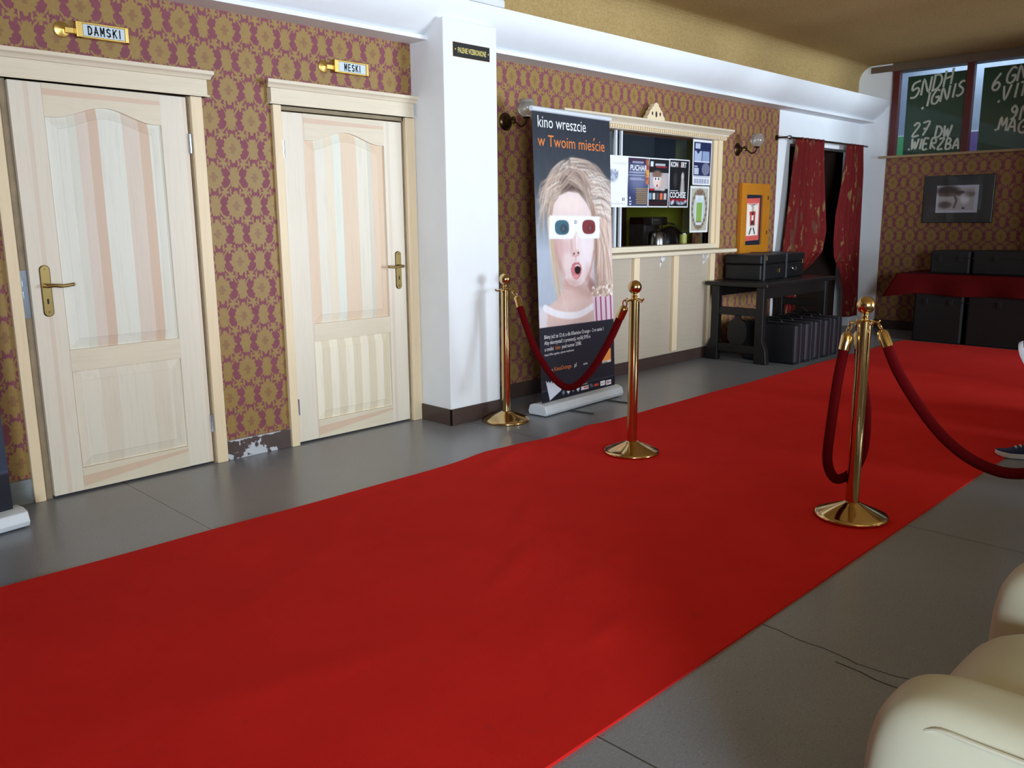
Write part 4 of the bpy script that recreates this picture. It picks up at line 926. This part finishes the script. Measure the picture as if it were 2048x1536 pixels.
# things inside the hatch: a worktop and what stands on it
struct(MB().box(4.72, 7.58, .185, .72, 1.05, 1.09).build('trim_4', 'darkbrown'), 'dark inner worktop behind the ticket window', 'worktop')
r = T('coffee_machine', 'black coffee machine standing inside the ticket hatch', 'coffee machine', (6.98, .45, 1.09))
m = MB(); m.box(-.13, .13, -.04, .15, 0, .30); m.box(-.13, .13, -.13, .15, .22, .30); m.box(-.13, .13, -.14, .15, 0, .04); m.build('body', 'dark', r, local=True, bevel=.012)
m = MB(); m.lathe([(.05, .042), (.062, .06), (.064, .12), (.045, .15), (.046, .16)], (0, -.09, 0), 20); m.build('jug', 'dark', r, local=True)
MB().box(-.1, -.02, -.136, -.128, .265, .28).build('button_strip', 'steel', r, local=True)
r = T('kettle', 'shiny steel kettle behind the lower edge of the ticket window', 'kettle', (6.82, .23, 1.09))
m = MB(); m.lathe([(.001, 0), (.068, 0), (.07, .02), (.066, .09), (.05, .15), (.03, .165), (.001, .168)], n=28); m.build('body', 'steel', r, local=True)
m = MB(); m.sphere((0, 0, .178), .012); m.build('lid_knob', 'dark', r, local=True)
m = MB(); m.tube(smooth_curve([(.06, 0, .03), (.11, 0, .05), (.115, 0, .13), (.045, 0, .155)], 6), .009, 8); m.build('handle', 'dark', r, local=True)
m = MB(); m.tube([(-.05, 0, .11), (-.085, 0, .145)], [.014, .009], 10); m.build('spout', 'steel', r, local=True)
r = T('tin', 'yellow tin on the right behind the ticket window', 'tin', (7.30, .26, 1.09))
m = MB(); m.lathe([(.001, 0), (.037, 0), (.037, .13), (.001, .13)], n=24); m.build('can', 'yellow', r, local=True)
m = MB(); m.lathe([(.038, .128), (.039, .14), (.034, .145), (.001, .145)], n=24); m.build('lid', 'steel', r, local=True)
r = T('handbag', 'black bag slumped beside the kettle inside the ticket hatch', 'bag', (7.36, .46, 1.09), -.5)
m = MB(); m.grid(lambda u, v: (.17*(u-.5)*2*(1-.25*v), .085*math.cos(PI*v), .0+.20*math.sin(PI*v)*(1-.5*(2*u-1)**2)), 14, 12); m.build('body', 'black', r, local=True, solid=.01)
m = MB(); m.tube(smooth_curve([(-.1, 0, .17), (-.06, .02, .235), (.05, .02, .225), (.1, 0, .16)], 6), .008, 8); m.build('handle', 'black', r, local=True)
r = T('display_rack', 'dark metal display rack standing at the left inside the ticket hatch', 'rack', (6.42, .66, 0))
for q in (-.2, .2):
    for y in (-.05, .25): MB().box(q-.014, q+.014, y-.014, y+.014, 0, 2.3).build('upright', 'alu', r, local=True)
for z in (.5, 1.15, 1.75, 2.2): MB().box(-.2, .2, -.06, .26, z, z+.015).build('shelf', 'dark', r, local=True)
r = T('wall_cupboard', 'dark cupboard hanging on the lime green wall inside the ticket room', 'cupboard', (7.42, 1.0, 1.62))
MB().box(-.16, .18, -.42, .8, 0, .9).build('carcass', 'dark', r, local=True)
for i in range(2): MB().box(-.175, -.16, -.41+.61*i, .185+.61*i, .02, .88).build('door', 'dark', r, local=True, bevel=.004)

# ============================================================ WALL LAMPS
def sconce(x, z, label):
    r = T('wall_sconce', label, 'wall lamp', (x, 0, z), group='bronze wall lamps with frosted globes')
    RX = Matrix.Rotation(PI/2, 3, 'X')
    m = MB(); m.lathe([(.001, 0), (.062, 0), (.064, .008), (.05, .016), (.046, .022), (.03, .026), (.024, .045), (.012, .05), (.001, .05)], n=28, mat=RX); m.build('wall_rose', 'bronze', r, local=True)
    m = MB(); m.tube(smooth_curve([(0, -.04, 0), (.0, -.08, .012), (.002, -.12, -.02), (.003, -.16, -.045), (.004, -.20, -.03), (.004, -.215, .005)], 6), .0075, 10)
    m.tube([(0.0, -.085+.022*math.cos(a), .004+.022*math.sin(a)) for a in [PI*1.5*i/12 for i in range(13)]], .005, 8)
    m.build('arm', 'bronze', r, local=True)
    m = MB(); m.lathe([(.001, 0), (.022, .002), (.028, .012), (.020, .02)], (.004, -.215, .0), 20); m.build('cup', 'bronze', r, local=True)
    gl = [(.022, .012)]+[(.063*math.sin(t)*1.0, .078-.063*math.cos(t)) for t in [.45+ (2.25-.45)*i/12 for i in range(13)]]+[(.052, .128), (.055, .134), (.047, .132), (.044, .124)]
    m = MB(); m.lathe(gl, (.004, -.215, .0), 28, closed=False); m.build('globe_shade', 'frost', r, local=True)
    return r
sconce(4.537, 2.08, 'bronze wall lamp half hidden behind the top corner of the tall banner')
sconce(7.828, 2.05, 'bronze wall lamp with globe shade between ticket hatch and dark doorway')

# ============================================================ ORANGE WALL CABINET WITH CARD
CB = T('wall_cabinet', 'honey orange wooden wall cabinet with a red bordered card, below the right lamp', 'cabinet', (8.16, 0, 1.0))
cx0, cx1, cz0, cz1 = 7.872, 8.455, 1.0, 1.722
MB().box(cx0+.01, cx1-.01, -.03, 0, cz0, cz1).build('carcass', 'honey', CB)
D_ = MB(); a0, a1, b0, b1 = 7.975, 8.305, 1.095, 1.608
D_.box(cx0, a0, -.05, -.02, cz0, cz1); D_.box(a1, cx1, -.05, -.02, cz0, cz1); D_.box(a0, a1, -.05, -.02, cz0, b0); D_.box(a0, a1, -.05, -.02, b1, cz1)
dr = D_.build('door', 'honey', CB)
MB().box(a0, a1, -.034, -.03, b0, b1).build('pane', 'navy', dr)
for z in (1.2, 1.56): MB().tube([(8.41, -.052, z), (8.41, -.052, z+.04)], .007, 8).build('hinge', 'bronze', dr)
kw, kh = .262, .42
K3 = Ink(kw, kh, .004, (222, 96, 88)); K3.rect(.022, .24, .052, .37, (244, 238, 226))
K3.rect(.075, .185, .255, .29, (200, 60, 56)); K3.rect(.085, .115, .15, .27, (206, 60, 58)); K3.rect(.15, .18, .15, .27, (206, 60, 58)); K3.ell(.132, .27, .016, .02, (60, 50, 50), 1, .3); K3.poly([(.11, .29), (.155, .29), (.145, .34), (.12, .34)], (130, 124, 120)); K3.ell(.132, .31, .018, .022, (214, 178, 150), 1, .3)
K3.poly([(.11, .20), (.155, .20), (.165, .11), (.10, .11)], (60, 54, 54)); K3.ell(.132, .13, .03, .025, (232, 220, 210), 1, .3); K3.line([(.08, .07), (.11, .12)], .02, (70, 62, 62)); K3.line([(.155, .12), (.18, .07)], .02, (70, 62, 62)); K3.rect(.05, .215, .36, .366, (200, 70, 66)); K3.line([(.1, .345), (.165, .355)], .01, (120, 120, 124))
cd_ = K3.build('card', lambda s, t, d: Vector((7.985+s*1.08, -.036-d-.004*s, 1.137+t*1.03+s*.03)), None, 'ink_white', .0008)
tag(cd_, 'red bordered card with a red figure stuck on the cabinet pane', 'card')

# ============================================================ CURTAINS
r = T('curtain_rod', 'thin metal curtain rod above the dark doorway', 'curtain rod', (9.6, -.12, 2.21))
m = MB(); m.tube([(8.70, -.12, 2.212), (10.69, -.12, 2.222)], .011, 12); m.build('rod', 'bronze', r)
m = MB(); m.sphere((8.68, -.12, 2.212), .03, nu=16, nv=10, sc=(1.5, .8, .8)); m.build('finial', 'steel', r)
for q in (8.62, 10.45):
    m = MB(); m.tube([(q+.02, -.12, 2.212), (q, -.06, 2.212), (q, 0, 2.212)], .009, 8); m.lathe([(.001, 0), (.03, 0), (.028, .012), (.001, .014)], (q, 0, 2.212), 16, 0, Matrix.Rotation(PI/2, 3, 'X')); m.build('bracket', 'bronze', r)
def curtain(label, rows, folds, ph):
    def fn(u, v):
        k = v*(len(rows)-1); i = min(int(k), len(rows)-2); t = k-i; t = t*t*(3-2*t) if False else t
        a, b = rows[i], rows[i+1]; zl = a[0]+(b[0]-a[0])*t; x0 = a[1]+(b[1]-a[1])*t; x1 = a[2]+(b[2]-a[2])*t; zr = a[3]+(b[3]-a[3])*t
        amp = .028*min(1, .35+v*1.6)
        return (x0+(x1-x0)*u, -.12+amp*math.sin(2*PI*folds*u+ph)+.012*math.sin(2*PI*folds*2.3*u+ph*2), zl+(zr-zl)*u+.03*math.sin(PI*u)*0)
    m = MB(); m.grid(fn, 110, 60)
    return tag(m.build('curtain', 'curtain', solid=.004), label, 'curtain', 'red patterned curtains in the dark doorway')
curtain('red patterned curtain at the left of the doorway, gathered behind the black trunk', [(2.225, 8.86, 9.50, 2.232), (2.0, 8.83, 9.52, 2.0), (1.6, 8.78, 9.60, 1.6), (1.2, 8.73, 9.68, 1.22), (1.0, 8.70, 9.60, .98), (.80, 8.70, 9.34, .86), (.72, 8.70, 8.98, .74), (.40, 8.72, 8.95, .40), (.12, 8.70, 9.0, .12)], 5.0, .4)
curtain('darker red patterned curtain at the right of the doorway, hanging narrow', [(2.228, 10.15, 10.55, 2.232), (1.9, 10.11, 10.6, 1.9), (1.4, 9.98, 10.62, 1.4), (1.1, 9.98, 10.62, 1.1), (.90, 10.02, 10.63, .88), (.72, 10.2, 10.63, .70), (.45, 10.34, 10.64, .45), (.15, 10.36, 10.66, .15)], 4.0, 1.0)

# ============================================================ BLACK TABLE, TRUNK, CASES
TB = T('carved_table', 'black wooden table with vase shaped end panels beside the ticket counter', 'table', (7.95, -.36, 0))
tx0, tx1, ty0, ty1 = 7.23, 8.72, -.72, -.06
MB().box(tx0, tx1, ty0, ty1, .73, .77).build('tabletop', 'blackwood', TB, bevel=.008, seg=2)
m = MB(); m.box(tx0+.08, tx1-.08, ty0+.06, ty0+.085, .62, .73); m.box(tx0+.08, tx1-.08, ty1-.085, ty1-.06, .62, .73); m.build('apron', 'blackwood', TB, bevel=.004)
for ex in (7.30, 8.60):
    for s, y in ((1, -.15), (-1, -.63)):
        d = 1 if s > 0 else -1
        ol = [(-.04, .73), (.04, .73), (.04, .22), (.04+.035*(d > 0), .14), (.04+.05*(d > 0), 0), (-.04-.05*(d < 0), 0), (-.04-.035*(d < 0), .14), (-.04, .22)]
        m = MB(); m.prism([(-a, z) for a, z in ol], lambda a, z, k: (ex+(-.035, .035)[k], y-a*1.0, z)); m.build('leg', 'blackwood', TB, bevel=.006)
    for z in (.45, .09): MB().box(ex-.02, ex+.02, -.62, -.16, z, z+.075).build('end_rail', 'blackwood', TB, bevel=.004)
    half = [(.03, .45), (.035, .42), (.085, .385), (.10, .34), (.105, .27), (.10, .22), (.075, .18), (.05, .165)]
    ol = half+[(-a, z) for a, z in half[::-1]]
    m = MB(); m.prism(ol, lambda a, z, k: (ex+(-.014, .014)[k], -.39+a, z)); m.build('vase_splat', 'blackwood', TB, bevel=.004)
MB().box(7.30, 8.60, -.42, -.36, .10, .15).build('stretcher', 'blackwood', TB, bevel=.004)
TR = T('trunk', 'long black trunk with straps and latches lying on the carved black table', 'trunk', (7.54, -.085, .771), math.radians(3.5))
tw, td, th = 1.04, .38, .245
MB().box(0, tw, -td, 0, 0, th*.62).build('body', 'black', TR, local=True, bevel=.014, seg=3)
MB().box(-.004, tw+.004, -td-.004, .004, th*.63, th).build('lid', 'black', TR, local=True, bevel=.016, seg=3)
for q in (.04, .55):
    m = MB(); m.box(q, q+.032, -td-.012, .006, -.0, .004); m.box(q, q+.032, -td-.013, -td-.006, 0, th+.005); m.box(q, q+.032, -td-.013, .006, th+.002, th+.007); m.build('strap', 'darkgrey', TR, local=True)
for q, z in ((.10, .19), (.40, .06), (.97, .13)): MB().box(q, q+.03, -td-.014, -td-.003, z, z+.045).build('latch', 'brass', TR, local=True, bevel=.003)
m = MB(); m.tube(smooth_curve([(.72, -td-.008, .10), (.73, -td-.02, .075), (.80, -td-.02, .075), (.81, -td-.008, .10)], 5), .006, 8); m.build('handle', 'steel', TR, local=True)
CG = 'black cases in a row under the carved table'
c0 = T('instrument_case', '', 'case', group=CG)
MB().box(0, .195, -.56, 0, 0, .385).build('shell', 'blackbox', c0, local=True, bevel=.03, seg=3)
MB().box(.094, .101, -.563, .003, .003, .388).build('seam', 'darkgrey', c0, local=True, bevel=.002)
m = MB(); m.tube(smooth_curve([(.0975, -.36, .384), (.0975, -.34, .408), (.0975, -.24, .408), (.0975, -.22, .384)], 5), .008, 8); m.build('handle', 'black', c0, local=True)
ords = ['first black case from the left, nearest the table leg, under the carved table', 'second black case from the left in the row under the carved table', 'middle black case in the row of five under the carved table', 'fourth black case from the left in the row under the carved table', 'rightmost black case of the row under the carved table, by the curtain']
for i, lb in enumerate(ords):
    o = c0 if i == 0 else copy_tree(c0)
    o.location = (7.45+.205*i, -.36-.006*(i % 2)-.0, 0); o['label'] = lb

# ============================================================ END OF THE ROOM: CLOTHED TABLE, BOXES, PICTURE
tag(MB().box(9.95, 10.68, -3.9, -.98, .70, .738).build('trestle_top', 'blackwood'), 'bare table board hidden under the red tablecloth by the end wall', 'table')
bpy.data.objects['trestle_top'].name = 'trestle_table'
tt = bpy.data.objects['trestle_table']
for y in (-3.8, -1.06):
    for x in (10.63,): MB().box(x-.025, x+.025, y-.025, y+.025, 0, .70).build('leg', 'blackwood', tt)
def clothp(u, v):
    # v: 0 wall edge .. 1 front hem ; u along the table from its left end, with the corner flaring out
    y = -.90-3.05*u
    if v < .6: x = 10.70-(10.70-9.86)*v/.6; z = .744
    else:
        t = (v-.6)/.4; x = 9.86-.03*t-.02*math.sin(y*11)*t; z = .744-.215*t-.008*math.sin(y*7)*t
        y += .13*t*max(0, 1-u*14)
        z -= .05*t*max(0, 1-u*14)
    return (x, y, z)
m = MB(); m.grid(clothp, 150, 30)
m.grid(lambda u, v: (10.70-.84*u, -.90+.10*v+.02*math.sin(u*20)*v, .744-.24*v), 24, 8)
tag(m.build('tablecloth', 'cloth', solid=.004), 'dark red tablecloth hanging over the table by the end wall', 'tablecloth')
def flightcase(name, label, x0, x1, y0, y1, z0, z1, grp):
    r = T(name, label, 'box', ((x0+x1)/2, (y0+y1)/2, z0), group=grp)
    MB().box(x0, x1, y0, y1, z0, z1).build('body', 'dark', r, bevel=.02, seg=2)
    m = MB(); zz = z0+(z1-z0)*.68; m.box(x0-.004, x1+.004, y0-.004, y1+.004, zz, zz+.012); m.build('lid_edge', 'dark', r, bevel=.002)
    for q in (.25, .75): y = y0+(y1-y0)*q; MB().box(x0-.012, x0, y-.02, y+.02, zz-.03, zz+.035).build('latch', 'dark', r, bevel=.002)
G1 = 'black boxes on the red tablecloth'; G2 = 'large black boxes under the red tablecloth'
flightcase('equipment_case', 'left black box standing on the red tablecloth below the framed picture', 10.02, 10.5, -1.60, -1.19, .75, 1.0, G1)
flightcase('equipment_case', 'right black box standing on the red tablecloth, cut by the frame edge', 10.02, 10.5, -2.55, -1.62, .75, 1.005, G1)
flightcase('storage_box', 'left large black box under the red tablecloth at the carpet end', 9.86, 10.58, -1.62, -1.11, 0, .66, G2)
flightcase('storage_box', 'right large black box under the red tablecloth behind the blue shoe', 9.86, 10.58, -2.9, -1.66, 0, .66, G2)
pr = T('framed_picture', 'small pale landscape photograph in a wide dark frame on the end wall', 'picture', (XB, -1.2, 1.57))
MB().box(XB-.03, XB, -1.575, -.815, 1.30, 1.84).build('frame', 'mount', pr, bevel=.008)
K4 = Ink(.45, .31, .005, (196, 200, 216)); K4.rect(.025, .41, .03, .285, (180, 176, 178)); K4.ell(.12, .25, .12, .06, (60, 50, 48), .9, .6); K4.rect(.03, .41, .19, .225, (108, 90, 80), .7); K4.ell(.25, .23, .06, .02, (70, 50, 46), .8, .5); K4.ell(.10, .09, .07, .04, (96, 84, 80), .9, .6); K4.line([(.2, .18), (.22, .14), (.2, .06)], .025, (110, 90, 80), .9); K4.ell(.31, .16, .05, .06, (226, 228, 236), .9, .6); K4.ell(.30, .05, .015, .012, (60, 56, 66), 1, .5); K4.ell(.36, .21, .06, .04, (120, 110, 108), .6, .7)
K4.build('photograph', lambda s, t, d: Vector((XB-.0315-d, -.965-s, 1.415+t)), pr, 'white', .0008)
MB().box(XB-.0345, XB-.0335, -1.565, -.825, 1.31, 1.83).build('glazing', 'glass', pr)

# ============================================================ ARMCHAIR (lower right)
def armchair(label, loc, rz):
    r = T('armchair', label, 'armchair', loc, rz, group='cream armchairs along the right side')
    # local: x across (0 = outer face of left arm), y = 0 at front, going back to -.85
    def arm(x0, x1):
        m = MB(); N = 32; P = []
        w = (x1-x0)/2; cx = (x0+x1)/2
        sec = []
        for i in range(N):
            a = 2*PI*(i+.5)/N; ex = .55
            sec.append((cx+w*math.copysign(abs(math.cos(a))**ex, math.cos(a)), .345+.275*math.copysign(abs(math.sin(a))**.5, math.sin(a))))
        ys = [(.0, .60), (-.006, .74), (-.02, .85), (-.045, .93), (-.085, .98), (-.14, 1.0), (-.3, 1.0), (-.6, 1.0), (-.84, 1.0), (-.86, .96)]
        vs = [(cx+(x-cx)*k, y, .345+(z-.345)*k) for y, k in ys for x, z in sec]
        m.add(vs, [(i*N+j, i*N+(j+1) % N, (i+1)*N+(j+1) % N, (i+1)*N+j) for i in range(len(ys)-1) for j in range(N)], 0, True)
        m.add(vs[:N], [tuple(range(N))], 0, True); m.add(vs[-N:], [tuple(range(N))[::-1]], 0, True)
        return m.build('arm', 'cream', r, local=True, sub=2)
    A = arm(0, .22); arm(.70, .92)
    m = MB(); m.tube(smooth_curve([(.020, -.86, .585), (.020, -.5, .586), (.020, -.2, .585), (.026, -.10, .574), (.022, -.066, .50), (.016, -.062, .35)], 6), .0045, 8)
    m.tube(smooth_curve([(.0035, -.86, .49), (.0035, -.5, .49), (.0035, -.16, .49), (.015, -.075, .49)], 6), .004, 8)
    m.build('piping', 'piping', A, local=True)
    def cushion(u, v, z0, zt): return None
    m = MB(); NX, NY = 16, 16
    m.box(.20, .72, -.80, -.045, .10, .30); m.build('seat_base', 'cream', r, local=True, bevel=.03, seg=3)
    m = MB()
    vs = []; N = 40; RG = ((.05, .30), (.012, .33), (.0, .38), (.004, .44), (.024, .485), (.06, .515), (.11, .533), (.17, .542))
    for k, (ins, z) in enumerate(RG):
        for i in range(N):
            a = 2*PI*(i+.5)/N; hx, hy = .262-ins*.9, .40-ins
            vs.append((.46+hx*math.copysign(abs(math.cos(a))**.5, math.cos(a)), -.395+hy*math.copysign(abs(math.sin(a))**.5, math.sin(a)), z))
    m.add(vs, [(i*N+j, i*N+(j+1) % N, (i+1)*N+(j+1) % N, (i+1)*N+j) for i in range(len(RG)-1) for j in range(N)], 0, True); m.add(vs[-N:], [tuple(range(N))], 0, True)
    m.build('seat_cushion', 'cream', r, local=True, sub=1)
    m = MB(); m.box(.20, .72, -.90, -.68, .28, .88); m.build('backrest', 'cream', r, local=True, bevel=.08, seg=6).data.shade_smooth()
    for x in (.06, .86):
        for y in (-.08, -.80): MB().lathe([(.022, 0), (.03, .1)], (x, y, 0), 12).build('leg', 'blackwood', r, local=True)
    return r
armchair('cream leather armchair seen from its arm at the lower right corner', (1.285, -4.075, 0), 0)
armchair('cream leather armchair that the person in blue shoes sits in', (4.95, -3.60, 0), 0)
armchair('unseen cream leather armchair added behind the corner armchair to shade the floor', (2.36, -4.16, 0), 0)  # added out of view as a light blocker for the floor
armchair('unseen cream leather armchair added before the seated person to shade the floor', (3.88, -4.16, 0), 0)  # another unseen chair, added to keep street light off the floor
armchair('unseen cream leather armchair added past the seated person to shade the carpet', (6.0, -3.70, 0), 0)  # added out of view so the far carpet lies in shade

# ============================================================ PERSON (only the shoes reach into the frame)
PE = T('person', 'seated person in black trousers and blue shoes with white soles, ankle on knee', 'person', (5.42, -3.9, 0))
def skin(name, verts, edges, rad, mat, parent, sub=2):
    me = bpy.data.meshes.new(name); me.from_pydata([tuple(Vector(p)-PE.location) for p in verts], edges, []); me.materials.append(MAT[mat])
    o = bpy.data.objects.new(name, me); COL.objects.link(o); o.parent = parent
    sk = o.modifiers.new('skin', 'SKIN'); sk.use_smooth_shade = True
    for i, q in enumerate(rad): d = me.skin_vertices[0].data[i]; d.radius = (q, q) if not isinstance(q, tuple) else q; d.use_root = (i == 0)
    s_ = o.modifiers.new('sub', 'SUBSURF'); s_.levels = sub; s_.render_levels = sub
    return o
px = 5.42; H0 = (px, -4.08, .58)
KN, AN, TO = (5.46, -3.60, .545), (5.445, -3.46, .10), (5.35, -3.26, .035)           # left leg, foot on the floor
KN2, AN2 = (5.60, -3.62, .66), (5.41, -3.43, .47)                                    # right leg, ankle on left knee
body = [H0, (px, -4.13, .75), (px, -4.15, .92), (px, -4.13, 1.06), (px, -4.10, 1.14), (px, -4.07, 1.22), (px, -4.04, 1.31),
        (px-.09, -4.06, .57), KN, AN, (5.40, -3.36, .05), (px+.10, -4.06, .57), KN2, AN2, (5.385, -3.41, .50),
        (px-.17, -4.12, 1.05), (px-.24, -4.02, .82), (px-.12, -3.82, .68), (px+.17, -4.12, 1.05), (px+.25, -4.02, .82), (px+.20, -3.80, .70)]
eds = [(0, 1), (1, 2), (2, 3), (3, 4), (4, 5), (5, 6), (0, 7), (7, 8), (8, 9), (9, 10), (0, 11), (11, 12), (12, 13), (13, 14), (3, 15), (15, 16), (16, 17), (3, 18), (18, 19), (19, 20)]
rad = [.13, .13, .14, .12, .05, .085, .07, .08, .055, .036, .03, .08, .055, .036, .03, .05, .042, .028, .05, .042, .028]
bo = skin('body', body, eds, rad, 'skin', PE)
tr_ = skin('trousers', [H0, (px-.09, -4.06, .575), KN, (5.445, -3.47, .09), (px+.10, -4.06, .575), KN2, (5.43, -3.45, .49)], [(0, 1), (1, 2), (2, 3), (0, 4), (4, 5), (5, 6)], [.15, .095, .072, .058, .095, .072, .056], 'trousers', PE)
jk = skin('jacket', [(px, -4.08, .64), (px, -4.14, .85), (px, -4.14, 1.02), (px, -4.115, 1.13), (px-.17, -4.12, 1.06), (px-.24, -4.02, .82), (px-.15, -3.86, .70), (px+.17, -4.12, 1.06), (px+.25, -4.02, .82), (px+.21, -3.85, .71)], [(0, 1), (1, 2), (2, 3), (2, 4), (4, 5), (5, 6), (2, 7), (7, 8), (8, 9)], [.17, .175, .165, .075, .085, .06, .044, .085, .06, .044], 'jacket', PE)
m = MB(); m.grid(lambda u, v: (px+.098*math.cos(2*PI*u)*math.cos(v*1.5), -4.075+.105*math.sin(2*PI*u)*math.cos(v*1.5), 1.27-.08*(1-v)*max(0, -math.sin(2*PI*u))+.115*math.sin(v*1.5)), 28, 12); m.build('hair', 'hair', PE, solid=.01)
for s in (-1, 1):
    hx = px-.12 if s < 0 else px+.20; hy, hz = (-3.82, .68) if s < 0 else (-3.80, .70)
    m = MB()
    for i in range(4): m.tube(smooth_curve([(hx+.022*(i-1.5), hy+.01, hz), (hx+.024*(i-1.5), hy+.07, hz+.005), (hx+.024*(i-1.5), hy+.10+.008*(i in (1, 2)), hz-.015)], 4), .009, 8)
    m.tube(smooth_curve([(hx-.03*s, hy-.01, hz), (hx-.055*s, hy+.03, hz+.01), (hx-.055*s, hy+.06, hz)], 4), .010, 8)
    m.build('hand', 'skin', PE)
m = MB(); m.sphere((px-.03, -4.0, 1.285), .011, 0, 10, 6); m.sphere((px+.03, -4.0, 1.285), .011, 0, 10, 6); m.build('eyes', 'dark', PE)
m = MB(); m.tube([(px, -4.0, 1.28), (px, -3.984, 1.25), (px, -4.0, 1.24)], [.007, .012, .009], 8); m.build('nose', 'skin', PE)
m = MB(); m.tube([(px-.02, -4.005, 1.212), (px, -3.998, 1.211), (px+.02, -4.005, 1.212)], .005, 6); m.build('mouth', 'maroon', PE)
def shoe(name, heel, toe, upv, L):
    heel, toe, upv = Vector(heel), Vector(toe), Vector(upv).normalized()
    f = (toe-heel).normalized(); upv = (upv-f*upv.dot(f)).normalized(); sd = f.cross(upv); N = 20
    def ring(prof):  # prof: list of (t along, half width)
        return prof
    out = [(0, .0), (.01, .022), (.05, .034), (.25, .034), (.45, .034), (.62, .046), (.78, .046), (.9, .036), (.97, .02), (1, .0)]
    ol = [(t, w) for t, w in out]+[(t, -w) for t, w in out[-2:0:-1]]
    m = MB(); lift = lambda t: .012*max(0, (t-.75)/.25)**2
    n = len(ol); vs = []
    for z, k in ((0, .96), (.006, 1.0), (.026, 1.0), (.028, .96)): vs += [heel+f*(L*(.5+(t-.5)*k))+sd*w*k+upv*(z+lift(t)) for t, w in ol]
    m.add(vs, [(r_*n+i, r_*n+(i+1) % n, (r_+1)*n+(i+1) % n, (r_+1)*n+i) for r_ in range(3) for i in range(n)]+[tuple(range(n))[::-1], tuple(range(3*n, 4*n))], 0, True)
    def topz(t): return .085 if t < .35 else (.085-.045*((t-.35)/.45) if t < .8 else .04-.012*(t-.8)/.2)
    m2 = MB(); vs = []; K = 14; secs = [(t, w) for t, w in [(.01, .02), (.04, .031), (.15, .033), (.3, .033), (.45, .033), (.62, .043), (.78, .043), (.9, .033), (.965, .019), (.99, .006)]]
    for t, w in secs:
        for i in range(K): a = PI*i/(K-1); vs.append(heel+f*L*t+sd*w*math.copysign(abs(math.cos(a))**.6, math.cos(a))+upv*(.024+lift(t)+(topz(t)-.02)*max(0.0, math.sin(a))**.7))
    m2.add(vs, [(r_*K+i, r_*K+i+1, (r_+1)*K+i+1, (r_+1)*K+i) for r_ in range(len(secs)-1) for i in range(K-1)], 0, True)
    m2.add(vs[:K], [tuple(range(K))], 0, True); m2.add(vs[-K:], [tuple(range(K))[::-1]], 0, True)
    o = m2.build('shoe', 'sneaker', PE); so = m.build('sole', 'sole', o)
    m3 = MB()
    for t in (.42, .5, .58, .66): m3.tube([heel+f*L*t+sd*.022+upv*(topz(t)+.004), heel+f*L*t+upv*(topz(t)+.012), heel+f*L*t-sd*.022+upv*(topz(t)+.004)], .004, 6)
    m3.build('laces', 'sole', o); return o
shoe('shoe', (5.46, -3.485, .004), (5.325, -3.205, .004), (0, 0, 1), .30)
shoe('shoe', (5.375, -3.375, .43), (5.315, -3.268, .665), (.12, -.95, .25), .27)
